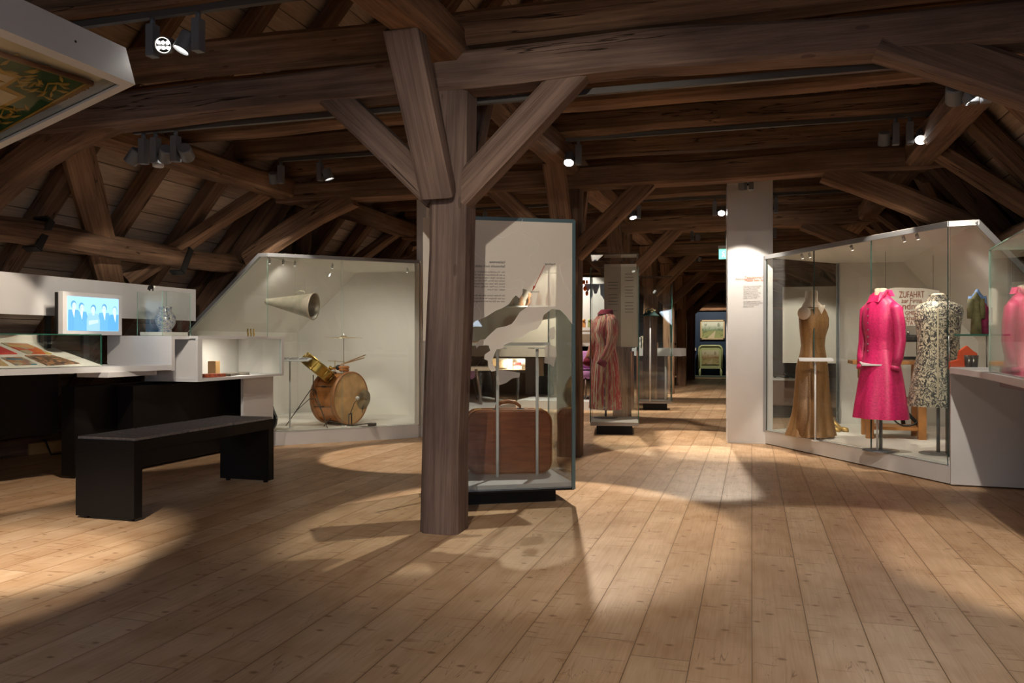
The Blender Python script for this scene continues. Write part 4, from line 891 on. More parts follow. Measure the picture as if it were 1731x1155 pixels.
# hat on a pole
p = aZ(1099, 678.5, .15); hp = thing('hat', 'dark hat with light flowers on a tall white pole in the rear showcase', 'hat', tuple(p)); zt = aD(1099, 533, (Vector((p.x, p.y, 0)).dot(Vector((-sn, cs, 0))))).z
bm = B(); cyl(bm, (p.x, p.y, .15), (p.x, p.y, zt), .012, 10); obj('stand_pole', bm, M['white'], hp)
bm = B(); lathe(bm, [(.06, .0), (.14, -.02), (.145, -.012), (.085, .03), (.078, .07), (.05, .10), (0, .105)], 28, (p.x, p.y, zt + .005)); obj('hat_body', bm, mat('dark_green_felt', (.02, .06, .055), .8), hp, True)
bm = B(); random.seed(3)
for k in range(16):
    a_ = random.uniform(PI, 2 * PI) ; bmesh.ops.create_icosphere(bm, subdivisions=1, radius=.017, matrix=Matrix.Translation((p.x + .075 * math.cos(a_), p.y + .075 * math.sin(a_), zt + .05 + random.uniform(0, .05))))
tag(obj('flowers', bm, mat('cream_blossom', (.75, .62, .38), .7, var=.5, vscale=60), hp), kind='stuff')

# ------------------------------------------------------------------ the bays further back
def standwall(name, p0, p1, z0, z1, th, m, lab, cat='panel', kind=None):
    p0 = Vector((p0[0], p0[1], 0)); p1 = Vector((p1[0], p1[1], 0)); n_ = Vector((-(p1 - p0).y, (p1 - p0).x, 0)).normalized() * th
    bm = B(); slab(bm, [(p0.x, p0.y, z0), (p1.x, p1.y, z0), (p1.x, p1.y, z1), (p0.x, p0.y, z1)], n_); o = obj(name, bm, m); tag(o, lab, cat if not kind else None, kind=kind); return o
M['beige'] = mat('beige_wall_paint', (.58, .52, .44), .8)
# broad beige partition wall in the rear left bay, pale wall with pictures
a = aY(786, 600, 13.6); b = aY(960, 600, 13.4)
standwall('hanging_panel', (a.x - .6, 13.6), (b.x, 13.3), .84, 2.62, .08, M['beige'], 'broad beige hanging panel behind the map showcase')
a = aY(968, 600, 13.1); b = aY(1031, 600, 13.3)
bx_ = [aY(px, 519, 13.2) for px in (805, 957)]
bm = B(); box(bm, ((bx_[0].x + bx_[1].x) / 2, 13.36, bx_[0].z), (bx_[1].x - bx_[0].x, .30, .025)); tag(obj('wall_shelf', bm, M['white']), 'long white shelf with brown carved figures seen through the map pane', 'shelf')
for i in range(9):
    p = Vector((bx_[0].x + .12 + .16 * i, 13.3, bx_[0].z + .0125)); bm = B(); lathe(bm, [(.04, 0), (.05, .02), (.03, .08), (.045, .13), (.02, .17), (.03, .20), (.0, .225)], 12, p)
    o = obj('carved_figure', bm, mat('carved_wood_%d' % i, (.32 + .02 * (i % 3), .17, .08), .6), smooth=True); tag(o, 'small brown carved figure on the long shelf behind the map pane', 'figurine', 'carved figures on the long shelf')
a = aY(968, 600, 13.1); b = aY(1031, 600, 13.3)
pw = standwall('picture_wall', (a.x, 13.1), (b.x, 13.3), 1.02, 2.15, .07, M['white'], 'bright white display board with three small pictures behind the coat showcase')
for i, px in enumerate((987, 996.5, 1006)):
    p = aY(px, 549, 13.06); bm = B(); box(bm, p, (.055, .02, .09)); o = obj('small_figure', bm, mat('figure_brown_%d' % i, ((.45, .20, .07), (.25, .30, .12), (.35, .15, .10))[i], .6))
    bmesh_ = bmesh.new(); bmesh.ops.create_uvsphere(bmesh_, u_segments=10, v_segments=6, radius=.028, matrix=Matrix.Translation(p + Vector((0, 0, .07)))); h_ = obj('head', bmesh_, o.data.materials[0], o)
    tag(o, ('left', 'middle', 'right')[i] + ' one of three little brown figures on the wall shelf behind the coat', 'figurine', 'little figures on the wall shelf')
a = aY(975, 560, 13.0); b = aY(1010, 560, 13.0); bm = B(); box(bm, ((a.x + b.x) / 2, 12.98, a.z), (b.x - a.x, .2, .02)); box(bm, ((a.x + b.x) / 2, 12.96, a.z - .12), (b.x - a.x - .05, .16, .14)); tag(obj('wall_shelf', bm, mat('shelf_brown_grey', (.35, .27, .20), .6)), 'narrow brown wall shelf carrying three little figures', 'shelf')
# bunting
bl = thing('blue_bunting', 'pale blue paper garland with torn lower edge in the showcase bay', 'garland', tuple(aY(1020, 480, 13.0)))
blue = mat('pale_blue_paper', (.35, .50, .85), .7); orange = mat('orange_paper', (.85, .17, .02), .6); random.seed(5)
for j, (x0_, x1_, yt, yb) in enumerate(((988, 1001, 480, 492), (1001, 1014, 480, 497), (1014, 1029, 480, 507), (1031, 1039, 480, 493))):
    pts = [(x0_, yt), (x1_, yt)]; n_ = 6
    for k in range(n_): pts.append((x1_ - (x1_ - x0_) * (k + .5) / n_, yb - abs(k - n_ / 2) * 2.5 + random.uniform(-4, 2)))
    bm = B(); slab(bm, [aY(px, py, 12.7) for px, py in pts], (0, .008, 0)); obj('paper_flag', bm, blue, bl)
og = thing('orange_garland', 'orange paper lanterns hanging left of the blue garland', 'garland', tuple(aY(985, 470, 12.7)))
for px, py, w_, h_ in ((981, 477, 5, 8), (987, 477, 4, 7), (992, 477, 3, 6), (989, 488, 5, 8), (992, 496, 4, 8)):
    bm = B(); p = aY(px, py, 12.6); u_ = 12.6 / F; lathe(bm, [(w_ * .3 * u_, -h_ / 2 * u_), (w_ * .6 * u_, -h_ / 4 * u_), (w_ * .65 * u_, 0), (w_ * .6 * u_, h_ / 4 * u_), (w_ * .3 * u_, h_ / 2 * u_)], 14, p); obj('lantern', bm, orange, og, True)
def textrows(parent, p0, p1, z0, n, dz, m=ink, lens=None, off=.004, h=.006):
    p0 = Vector(p0); p1 = Vector(p1); d_ = (p1 - p0); n_ = Vector((d_.y, -d_.x, 0)).normalized() * off; random.seed(n); bm = B()
    R = RZ(math.atan2(d_.y, d_.x))
    for i in range(n):
        if i in (3, 8, 13): continue
        L_ = d_.length * random.uniform(.82, 1.0); box(bm, p0 + d_.normalized() * L_ / 2 + n_ + Vector((0, 0, z0 - i * dz)), (L_, .001, h), R)
    o = obj('printed_text', bm, m, parent); return o
# printed films on the rear pane of the coat showcase
taupe = film_mat('taupe_film', (.42, .36, .29), .93); palef = film_mat('pale_film', (.72, .66, .57), .93)
for a0, a1, m_, rows in ((.15, .36, taupe, 10), (.36, .555, palef, 14)):
    bm = B(); slab(bm, [PC(a0, .77, .88), PC(a1, .77, .88), PC(a1, .77, 1.93), PC(a0, .77, 1.93)], (0, .002, 0)); o = obj('printed_film', bm, m_, cc)
    textrows(o, tuple(PC(a0 + .05, .765, 0)), tuple(PC(a1 - .03, .765, 0)), 1.70 if rows == 10 else 1.80, rows, .04)
# red-brown cabinet right behind the coat
a = aY(1045, 650, 13.0); b = aY(1066, 650, 13.0); bm = B(); box(bm, ((a.x + b.x) / 2 - .05, 13.2, .47), (b.x - a.x + .1, .4, .94)); tag(obj('wooden_cabinet', bm, mat('reddish_wood', (.30, .11, .05), .5, var=.2)), 'reddish wooden cabinet behind the striped coat', 'cabinet')
# low white platform with table and lilac chairs
pf = thing('white_platform', 'low white platform with table and lilac chair behind the suitcase showcase', 'platform', tuple(aZ(800, 690, 0)))
p = [aZ(700, 690, .14), aZ(780, 703, .14), aZ(872, 680, .14), aZ(786, 664, .14), aZ(700, 664, .14)]
bm = B(); prism(bm, [v.xy for v in p], 0, .14); obj('platform_body', bm, M['white'], pf)
lil = mat('lilac_fabric', (.42, .19, .42), .9, bump=.3, bscale=150); dwood = mat('dark_walnut', (.09, .045, .025), .45, var=.3)
def lilac_chair(c_, yaw, lab, legs=True):
    t_ = thing('lilac_chair', lab, 'chair', tuple(c_), yaw, 'lilac chairs'); R = RZ(yaw); c_ = Vector(c_)
    bm = B(); loft(bm, body_rings([(c_.z + .40, 0, 0, .14, .14), (c_.z + .34, 0, 0, .20, .20), (c_.z + .38, 0, 0, .235, .235), (c_.z + .46, 0, 0, .24, .24), (c_.z + .50, 0, 0, .20, .20)][1:], 24, (c_.x, c_.y, 0), yaw)); obj('seat', bm, lil, t_, True)
    bm = B(); pts = []
    for i in range(9): a_ = -1.2 + 2.4 * i / 8; pts.append((.24 * math.sin(a_), .24 * math.cos(a_)))
    loft(bm, [[c_ + R @ Vector((x_ * k1, y_ * k1 + ky, z_)) for x_, y_ in pts] + [c_ + R @ Vector((x_ * k2, y_ * k2 + ky, z_)) for x_, y_ in pts[::-1]] for k1, k2, ky, z_ in ((1, .82, 0, .50), (1.02, .84, .02, .62), (1.0, .84, .04, .76), (.96, .88, .045, .80))]); obj('backrest', bm, lil, t_, True)
    for sx in (-1, 1):
        for sy in (-1, 1): bm = B(); tube(bm, [c_ + R @ Vector((sx * .14, sy * .14, .36)), c_ + R @ Vector((sx * .19, sy * .19, 0))], [.018, .011], 8); obj('leg', bm, dwood, t_)
    return t_
p = aZ(779, 676, .14); lilac_chair((p.x, p.y, .14), 2.6, 'lilac padded chair on the white platform behind the suitcase showcase')
p = aZ(984, 690, .0); lilac_chair((p.x + .0, p.y + .2, .14), -.5, 'lilac padded chair left behind the striped coat showcase')
bm = B(); q = aZ(985, 690, 0); box(bm, (q.x - .2, q.y + .3, .07), (1.6, 1.5, .14)); tag(obj('white_platform', bm, M['white']), 'low white platform under the lilac chair beside the coat showcase', 'platform')
p = aZ(812, 684, .14); tbl = thing('wooden_table', 'table with pale top and dark splayed legs on the white platform', 'table', tuple(p)); ztp = aD(806, 624, (Vector((p.x, p.y, 0)).dot(Vector((-sn, cs, 0))))).z
bm = B(); box(bm, (p.x - .25, p.y + .25, ztp), (.85, .65, .05), RZ(.25)); obj('table_top', bm, mat('pale_beech', (.55, .42, .32), .5), tbl)
for dx, dy in ((.02, -.02), (-.55, -.05), (.1, .5), (-.5, .45)):
    bm = B(); q = Vector((p.x + dx, p.y + dy, 0)); tube(bm, [(q.x - .08 * (1 if dx > -.2 else -1), q.y, ztp), (q.x, q.y, .14)], [.030, .018], 8); obj('leg', bm, dwood, tbl)
# white box desk with glowing shelf
p = aZ(864, 667, 0); dY = p.y
def bx(nm, px0, py0, px1, py1, y, dep, m, parent=None, lab=None, cat=None):
    a = aY(px0, py1, y); b = aY(px1, py0, y); bm = B(); box(bm, ((a.x + b.x) / 2, y + dep / 2, (a.z + b.z) / 2), (abs(b.x - a.x), dep, abs(b.z - a.z))); o_ = obj(nm, bm, m, parent)
    return tag(o_, lab, cat) if lab else o_
sd_ = thing('shelf_desk', 'white box desk with lit red and white booklets, far behind the suitcase showcase', 'desk', (p.x, dY, 0))
wv = mat('warm_white_panel', (.74, .62, .46), .6); brn = mat('ochre_back_panel', (.42, .22, .08), .7)
bx('left_panel', 824, 605, 832, 666, dY, .7, wv, sd_); bx('right_panel', 888, 605, 905, 666, dY, .7, wv, sd_); bx('top_board', 824, 600, 905, 606, dY, .7, wv, sd_); bx('middle_board', 832, 626, 888, 630, dY, .7, wv, sd_)
bx('back_panel', 832, 606, 888, 626, dY + .5, .02, M['white_in'], sd_); bx('lower_back_panel', 832, 630, 888, 666, dY + .5, .02, brn, sd_)
for i, (x0_, x1_, y0_, y1_, col) in enumerate(((842, 856, 609, 622, (.75, .60, .40)), (858, 866, 608, 624, (.80, .70, .55)), (868, 880, 613, 617, (.70, .04, .03)), (868, 882, 619, 624, (.80, .74, .66)), (836, 841, 611, 625, (.6, .5, .35)))):
    bx('booklet', x0_, y0_, x1_, y1_, dY + .3, .04, mat('far_booklet_%d' % i, col, .5, var=.35, vscale=18), None, ('cream leaflet with fine print', 'narrow cream leaflet', 'red booklet', 'white booklet under the red one', 'thin beige leaflet at the left end')[i] + ' in the lit white box desk', 'booklet')['group'] = 'booklets in the box desk'
spot_light((aY(860, 608, dY + .2).x, dY + .15, aY(860, 608, dY).z - .03), (aY(860, 620, dY).x, dY + .4, .6), 10, 150, .8, WARM, .05)
p = aZ(920, 672, 0); bp = thing('backpack', 'dark blue and black backpack lying on the floor behind the suitcase showcase', 'bag', tuple(p))
bm = B(); loft(bm, body_rings([(.0, 0, 0, .17, .13), (.1, .01, 0, .19, .15), (.25, 0, 0, .17, .13), (.35, -.02, 0, .14, .10), (.42, -.02, 0, .07, .06)], 20, p, .3, 5, .06)); obj('body', bm, mat('dark_navy_cloth', (.012, .016, .03), .8), bp, True)
bm = B(); tube(bm, [p + Vector((.0, -.08, .4)), p + Vector((.06, -.12, .43)), p + Vector((.1, -.1, .34)), p + Vector((.12, -.1, .2))], .012, 8); obj('strap', bm, M['black'], bp)
p = aZ(818, 672, .14); bm = B(); loft(bm, body_rings([(.14, 0, 0, .12, .1), (.3, .02, 0, .14, .1), (.5, 0, 0, .10, .08), (.62, -.02, 0, .04, .04)], 16, (p.x, p.y + .3, 0), .3, 4, .08)); tag(obj('dark_jacket', bm, M['black'], smooth=True), 'dark jacket hanging behind the table on the white platform', 'jacket')
# curved white counter with objects right of the hat case
ctr = thing('white_counter', 'white counter with thick pale edge behind the hat showcase', 'counter', (aZ(1115, 660, 0)[0], 14.9, 0))
a = aY(1068, 598, 15.0); b = aY(1152, 602, 14.7)
bm = B(); slab(bm, [(a.x, 15.0, .84), (b.x, 14.6, .84), (b.x + .05, 15.1, .84), (a.x, 15.9, .84)], (0, 0, .14)); obj('counter_top', bm, M['white'], ctr)
bm = B(); box(bm, (a.x + .35, 15.3, .42), (.5, .4, .82)); obj('counter_base', bm, dwood, ctr)
bm = B(); cyl(bm, (b.x - .3, 14.9, 0), (b.x - .3, 14.9, .84), .02, 10); obj('counter_leg', bm, M['white'], ctr)
for i, (px, py, w_, h_, col, lab) in enumerate(((1090, 586, .16, .22, (.7, .6, .45), 'cream carton with brown print on the white counter'), (1079, 590, .12, .20, (.75, .72, .65), 'white carton at the left end of the white counter'), (1106, 590, .12, .10, (.30, .15, .08), 'small brown basket on the white counter'))):
    p = aY(px, py, 15.1); bm = B(); box(bm, (p.x, 15.2, .98 + h_ / 2), (w_, .12, h_)); tag(obj('carton', bm, mat('carton_%d' % i, col, .6, var=.5, vscale=14)), lab, 'box', 'things on the white counter')
bm = B(); box(bm, (aY(1132, 560, 14.0).x, 14.3, 1.15), (.05, .03, .55)); tag(obj('thin_panel', bm, M['white']), 'narrow upright white strip beside the third post', 'panel')
# far end: blue wall, painting, green bed head, stove
YB = 25.9
bwall = mat('deep_blue_wall', (.012, .035, .085), .7)
a = aY(1174, 525, YB); b = aY(1260, 525, YB)
o = standwall('wall_blue', (a.x, YB), (b.x + 1.2, YB), 0.05, a.z, .15, bwall, None, kind='structure')
bm = B(); box(bm, ((a.x + b.x) / 2 + .6, YB - .02, a.z + .03), (b.x - a.x + 1.3, .2, .08)); tag(obj('trim_1', bm, M['timber']), kind='structure')
a = aY(1184, 574, YB - .05); b = aY(1225, 541, YB - .05); W_, H_ = b.x - a.x, b.z - a.z
pt = thing('landscape_painting', 'framed landscape painting with path and trees on the deep blue wall', 'painting', ((a.x + b.x) / 2, YB - .05, a.z))
bm = B(); cx_, cz_ = (a.x + b.x) / 2, (a.z + b.z) / 2
for dx in (-1, 1): box(bm, (cx_ + dx * (W_ / 2 - .02), YB - .04, cz_), (.045, .05, H_))
for dz in (-1, 1): box(bm, (cx_, YB - .04, cz_ + dz * (H_ / 2 - .02)), (W_, .05, .045))
obj('frame', bm, mat('pale_gold_frame', (.55, .45, .28), .5), pt)
def landscape(nm, sky_, hill, grass_, path, sc=1.0):
    t = NT(nm); sx = t.n('SeparateXYZ'); t.l(t.tc.outputs['Generated'], sx.inputs[0]); n_ = t.noise(t.tc.outputs['Generated'], 5, 4); z_ = t.math('ADD', sx.outputs[2], t.math('MULTIPLY', t.math('SUBTRACT', n_, .5), .35))
    c = t.ramp(z_, (.1, grass_), (.38, tuple(a * .8 for a in grass_)), (.5, hill), (.62, tuple((a + b) / 2 for a, b in zip(hill, sky_))), (.8, sky_))
    pth = t.math('LESS_THAN', t.math('ABSOLUTE', t.math('SUBTRACT', sx.outputs[0], t.math('ADD', .42, t.math('MULTIPLY', sx.outputs[2], .5)))), t.math('SUBTRACT', .16, t.math('MULTIPLY', sx.outputs[2], .36)))
    c = t.mix(t.math('MULTIPLY', pth, .8), c, path); tr = t.math('MULTIPLY', t.math('GREATER_THAN', t.noise(t.tc.outputs['Generated'], 7, 3), .56), t.math('GREATER_THAN', t.math('ABSOLUTE', t.math('SUBTRACT', sx.outputs[0], .5)), .22)); c = t.mix(t.math('MULTIPLY', tr, .6), c, tuple(a * .5 for a in hill))
    t.l(c, t.b.inputs['Base Color']); t.b.inputs['Roughness'].default_value = .5; return t.m
bm = B(); box(bm, (cx_, YB - .035, cz_), (W_ - .08, .02, H_ - .08)); obj('canvas', bm, landscape('painted_landscape', (.60, .68, .60), (.16, .26, .15), (.34, .40, .18), (.66, .58, .44)), pt)
a = aY(1180, 629, YB - .25); b = aY(1222, 583, YB - .25); cx_, W_ = (a.x + b.x) / 2, b.x - a.x; zb_, ztp_ = .17, b.z
bh = thing('painted_bed_head', 'pale green painted bed head with a small landscape, below the painting', 'bed head', (cx_, YB - .25, 0)); grn = mat('pale_green_paint', (.42, .50, .26), .4)
bm = B(); pts = [(-W_ / 2, zb_ + .1)] + [(W_ / 2 * math.copysign(1, c_) * min(1, .78 + .22 * abs(c_) ** .3) if False else x_, z_) for x_, z_, c_ in ((-W_ / 2, ztp_ - .12, -1), (-W_ / 2 + .03, ztp_ - .05, -1), (-W_ / 2 + .10, ztp_, -1), (W_ / 2 - .10, ztp_, 1), (W_ / 2 - .03, ztp_ - .05, 1), (W_ / 2, ztp_ - .12, 1))] + [(W_ / 2, zb_ + .1)]
slab(bm, [(cx_ + x_, YB - .25, z_) for x_, z_ in pts], (0, .05, 0)); obj('board', bm, grn, bh)
bm = B(); tube(bm, [(cx_ + x_, YB - .26, z_) for x_, z_ in [(-W_ / 2 + .03, zb_ + .1)] + [(x_ * .94, z_ - .03) for x_, z_ in pts[1:-1]] + [(W_ / 2 - .03, zb_ + .1)]], .03, 8); obj('moulding', bm, grn, bh)
bm = B(); box(bm, (cx_, YB - .262, (zb_ + ztp_) / 2 + .03), (W_ * .68, .02, (ztp_ - zb_) * .52)); obj('picture_panel', bm, landscape('painted_bed_landscape', (.55, .56, .40), (.34, .22, .10), (.42, .38, .18), (.50, .45, .30)), bh)
for dx in (-1, 1):
    bm = B(); lathe(bm, [(.03, 0), (.035, .05), (.02, .07), (.04, .12), (.03, .28)], 12, (cx_ + dx * (W_ / 2 - .05), YB - .24, 0.0)); obj('leg', bm, grn, bh, True)
bm = B(); box(bm, (cx_ - W_ / 2 - .12, YB - .05, .86), (.10, .04, .09)); tag(obj('wall_label', bm, M['paper']), 'small white label on the blue wall left of the bed head', 'label')
bm = B(); box(bm, (cx_, YB - .3, .03), (1.9, .5, .06)); tag(obj('grey_step', bm, mat('grey_green_step', (.10, .14, .12), .6)), 'low dark grey-green step at the foot of the blue wall', 'step')
# dark stove between the far posts
p = aZ(1146, 654, 0); stv = thing('dark_cabinet', 'dark old cabinet standing between the far posts', 'cabinet', (p.x - .3, 19.3, 0))
bm = B(); box(bm, (p.x - .28, 19.4, .55), (.5, .5, .95), bev=.01); box(bm, (p.x - .28, 19.4, 1.04), (.56, .56, .05)); obj('body', bm, M['black'], stv)
for sx in (-1, 1):
    bm = B(); cyl(bm, (p.x - .28 + sx * .2, 19.2, 0), (p.x - .28 + sx * .2, 19.2, .09), .03, 8); obj('leg', bm, M['black'], stv)
# exit sign
p = aY(1224, 426, 13.0); ex = thing('exit_sign', 'green and white emergency exit sign hanging at the white column', 'sign', tuple(p))
bm = B(); box(bm, p + Vector((.02, .05, .075)), (.22, .06, .05)); obj('housing', bm, M['white'], ex)
bm = B(); box(bm, p + Vector((.02, .05, -.03)), (.20, .012, .15)); obj('sign_plate', bm, mat('exit_green', (.02, .25, .12), .4, emit=(.25, .95, .62), es=1.1), ex)
bm = B(); box(bm, p + Vector((.055, .042, -.03)), (.05, .002, .10)); tube(bm, [p + Vector((-.03, .041, -.07)), p + Vector((-.01, .041, -.03)), p + Vector((.01, .041, -.02))], .008, 6); tube(bm, [p + Vector((-.01, .041, -.03)), p + Vector((-.03, .041, 0.0))], .007, 6); tube(bm, [p + Vector((-.01, .041, -.03)), p + Vector((.012, .041, -.075))], .008, 6); bmesh.ops.create_uvsphere(bm, u_segments=8, v_segments=6, radius=.011, matrix=Matrix.Translation(p + Vector((-.004, .041, .014)))); obj('running_figure', bm, mat('exit_white', (.8, .9, .85), .4, emit=(.85, 1, .92), es=1.2), ex)
bm = B(); cyl(bm, p + Vector((.02, .05, .1)), (p.x + .02, p.y + .05, 2.84), .006, 8); obj('hanger', bm, M['grey_metal'], ex)

# ------------------------------------------------------------------ right: showcase with the dresses
AR = Vector((.135, 9.17, 0)); BR = Vector((1.45, 6.95, 0)); XR = 1.64
def zr(x): return 2.0 if x <= XR else 2.0 - (x - XR) * 1.19
rc = thing('dress_showcase', 'large white glass showcase with sloping right end holding three garments', 'display case', (1.2, 8.6, 0))
bm = B(); prism(bm, [AR.xy, BR.xy, (2.40, 6.93), (2.40, 10.1), (.97, 10.1)], .01, .15); obj('plinth', bm, M['white'], rc)
bm = B(); prism(bm, [(.20, 9.17), (1.46, 7.03), (2.38, 7.0), (2.38, 10.06), (.99, 10.06)], .15, .156); obj('display_floor', bm, M['white_in'], rc)
bm = B(); slab(bm, [(.97, 10.1, .15), (2.40, 10.1, .15), (2.40, 10.1, zr(2.4)), (XR, 10.1, 2.0), (.97, 10.1, 2.0)], (0, .04, 0)); obj('back_panel', bm, M['white_in'], rc)
bm = B(); slab(bm, [(2.40, 6.95, .15), (2.40, 10.12, .15), (2.40, 10.12, zr(2.4)), (2.40, 6.95, zr(2.4))], (.03, 0, 0)); obj('side_panel', bm, M['white_in'], rc)
bm = B(); prism(bm, [AR.xy, BR.xy, (XR, 6.93), (XR, 10.12), (.95, 10.12)], 2.0, 2.025)
slab(bm, [(XR, 6.93, 2.0), (2.42, 6.93, zr(2.42)), (2.42, 10.12, zr(2.42)), (XR, 10.12, 2.0)], (0, 0, .025)); obj('roof_panel', bm, M['white_in'], rc)
bm = B()
for a, b in (((AR.x, AR.y, 2.0), (BR.x, BR.y, 2.0)), ((BR.x, BR.y, 2.0), (XR, 6.92, 2.0)), ((XR, 6.92, 2.0), (2.42, 6.92, zr(2.42))), ((AR.x, AR.y, .15), (AR.x, AR.y, 2.0)), ((.95, 10.08, .15), (.95, 10.08, 2.0))):
    a = Vector(a); b = Vector(b); x, y, z = frame_of(b - a); R = Matrix((x, y, z)).transposed(); box(bm, (a + b) / 2, ((b - a).length + .02, .028, .04), R)
obj('frame', bm, M['grey_metal'], rc)
dR = BR - AR; zt_ = 1.985
for a_, b_ in ((.012, .335), (.338, .655), (.658, .996)): pane('glass_pane', AR + dR * a_, AR + dR * b_, .15, zt_, rc, edge='edge_dark')
pane('glass_pane', AR + Vector((.02, .03, 0)), (.95, 10.06, 0), .15, zt_, rc, edge='edge_dark')
bm = B(); slab(bm, [(1.46, 6.955, .15), (2.39, 6.955, .15), (2.39, 6.955, zr(2.39) - .01), (XR, 6.955, 1.985), (1.46, 6.955, 1.985)], (0, .01, 0), 0, 1); obj('glass_pane', bm, parent=rc, mats=[M['glass'], M['edge']])
for f_ in (.22, .27, .52, .78, .84): p = AR + dR * f_ + Vector((.06, .05, 0)); mini_spot(rc, (p.x, p.y, 1.997), (p.x + .5, p.y + .4, .4))
for f_, pw_ in ((.22, 10), (.5, 15), (.8, 14)): p = AR + dR * f_ + Vector((.16, .10, 0)); spot_light((p.x, p.y, 1.92), (p.x + .5, p.y + .35, .3), pw_, 125, .8, WARM, .05)

zf = .156
def sparkle(nm, c1_, c2_, sc=120, rough=.45, metal=.0):
    t = NT(nm); n1 = t.noise(t.tc.outputs['Object'], sc, 3, .7); n2 = t.noise(t.mapping(t.tc.outputs['Object'], (8, 8, .6)), 2.5, 3)
    c = t.ramp(t.math('ADD', t.math('MULTIPLY', n1, .6), t.math('MULTIPLY', n2, .4)), (.36, c1_), (.62, c2_)); t.l(c, t.b.inputs['Base Color']); t.b.inputs['Roughness'].default_value = rough; t.b.inputs['Metallic'].default_value = metal
    t.bump(n1, .35, .003); return t.m
gold = sparkle('gold_brown_lurex', (.12, .055, .014), (.30, .16, .06), 160, .45, .25)
# gold evening dress
o = aZ(1374, 739, zf); ev = thing('gold_evening_dress', 'floor-length gold brown sleeveless evening dress on a dummy, left in the dress showcase', 'dress', tuple(o)); yaw = TH + .75
Rg = RZ(yaw); og_ = Vector((o.x, o.y, 0))
bm = B(); loft(bm, body_rings([(1.08, 0, 0, .13, .10), (1.2, 0, 0, .145, .11), (1.33, 0, -.01, .17, .125), (1.42, 0, 0, .165, .10), (1.47, 0, .01, .11, .075), (1.50, 0, .015, .065, .06), (1.60, 0, .015, .055, .055), (1.605, 0, .015, .02, .02)], 36, og_, yaw)); obj('dummy_torso', bm, skinm, ev, True)
for s_ in (-1, 1):
    bm = B(); c_ = og_ + Rg @ Vector((s_ * .168, 0, 1.375)); rot = Matrix((Rg @ Vector((0, 1, 0)), Vector((0, 0, 1)), Rg @ Vector((s_, 0, 0)))).transposed(); lathe(bm, [(.060, -.02), (.064, .016), (.060, .026), (0, .030)], 20, c_, rot=rot); obj('arm_stump', bm, skinm, ev, True)
secs = [(1.435, 0, .0, .150, .095), (1.40, 0, 0, .172, .112), (1.33, 0, -.01, .177, .131), (1.25, 0, -.012, .168, .13), (1.15, 0, 0, .145, .112), (1.06, 0, 0, .134, .104), (.98, 0, 0, .145, .115), (.85, 0, .01, .172, .145), (.6, 0, .01, .185, .16), (.4, 0, .01, .205, .18), (.25, 0, .02, .235, .21), (.175, -.01, .02, .255, .23)]
garment('gown', secs, gold, ev, o=og_, yaw=yaw, pleat=11, pamp=.05, n=88)
dirc = (Vector((0, 0, 0)) - og_); dirc.z = 0; dirc.normalize(); rgt = Vector((-dirc.y, dirc.x, 0)) * -1 if False else Vector((cs, sn, 0))
bm = B(); cN = og_ + dirc * .125 + rgt * .05
loft(bm, [[cN + rgt * x_ + dirc * (y_) + Vector((0, 0, z_)) for x_, y_, z_ in ((-w_, d_, zz), (w_, d_, zz), (w_, d_ - .05, zz), (-w_, d_ - .05, zz))] for w_, d_, zz in ((.004, .016, 1.30), (.032, .013, 1.36), (.062, -.002, 1.42), (.072, -.03, 1.455))]); obj('open_neckline', bm, skinm, ev)
bm = B(); loft(bm, [[og_ + Rg @ Vector((x_ + w2, -.02 + yy, z_)) for w2, yy in ((.02, -.01), (.06, -.05), (.05, .05), (.02, .07))] for x_, z_ in ((-.13, 1.15), (-.17, .9), (-.23, .5), (-.27, .19))]); obj('side_drape', bm, sparkle('pale_gold_sheer', (.16, .09, .045), (.36, .23, .13), 120, .5, .2), ev, True)
bm = B(); cyl(bm, (o.x, o.y, zf), (o.x, o.y, 1.1), .014, 10); lathe(bm, [(.15, 0), (.15, .006), (0, .012)], 28, o); obj('stand', bm, M['lampgrey'], ev)
# pink shirt dress
pk = sparkle('magenta_silk', (.50, .012, .095), (.80, .035, .19), 70, .42)
o = aZ(1489, 762, zf); sdz = thing('pink_shirt_dress', 'bright pink long-sleeved shirt dress with collar, in the middle of the dress showcase', 'dress', tuple(o)); yaw = TH - .25 + .9
yaw = TH - 1.15; Rp = RZ(yaw); op = Vector((o.x, o.y, 0))
secs = [(1.50, 0, 0, .060, .060), (1.47, 0, 0, .10, .075), (1.43, 0, 0, .145, .095), (1.36, 0, -.005, .162, .115), (1.26, 0, -.01, .158, .122), (1.14, 0, 0, .138, .108), (1.07, 0, 0, .130, .102), (1.05, 0, 0, .134, .106), (.96, 0, 0, .16, .128), (.8, 0, 0, .19, .158), (.6, 0, 0, .215, .19), (.50, 0, 0, .228, .205), (.44, 0, 0, .235, .21)]
garment('dress_body', secs, pk, sdz, o=op, yaw=yaw, pleat=8, pamp=.05, n=64)
bm = B(); loft(bm, body_rings([(1.03, 0, 0, .142, .112), (1.085, 0, 0, .140, .110)], 36, op, yaw), cap=False); obj('belt', bm, pk, sdz, True)
for s_ in (-1, 1):
    pts = [op + Rp @ Vector((s_ * x_, y_, z_)) for x_, y_, z_ in ((.11, 0, 1.41), (.155, 0, 1.37), (.18, .01, 1.24), (.192, .01, 1.10), (.19, -.015, .97), (.182, -.035, .89))]
    bm = B(); tube(bm, pts, [.045, .056, .049, .044, .043, .034], 20); obj('sleeve', bm, pk, sdz, True)
    bm = B(); tube(bm, [pts[-1], pts[-1] + (pts[-1] - pts[-2]) * .4], .036, 18); obj('cuff', bm, pk, sdz, True)
bm = B()
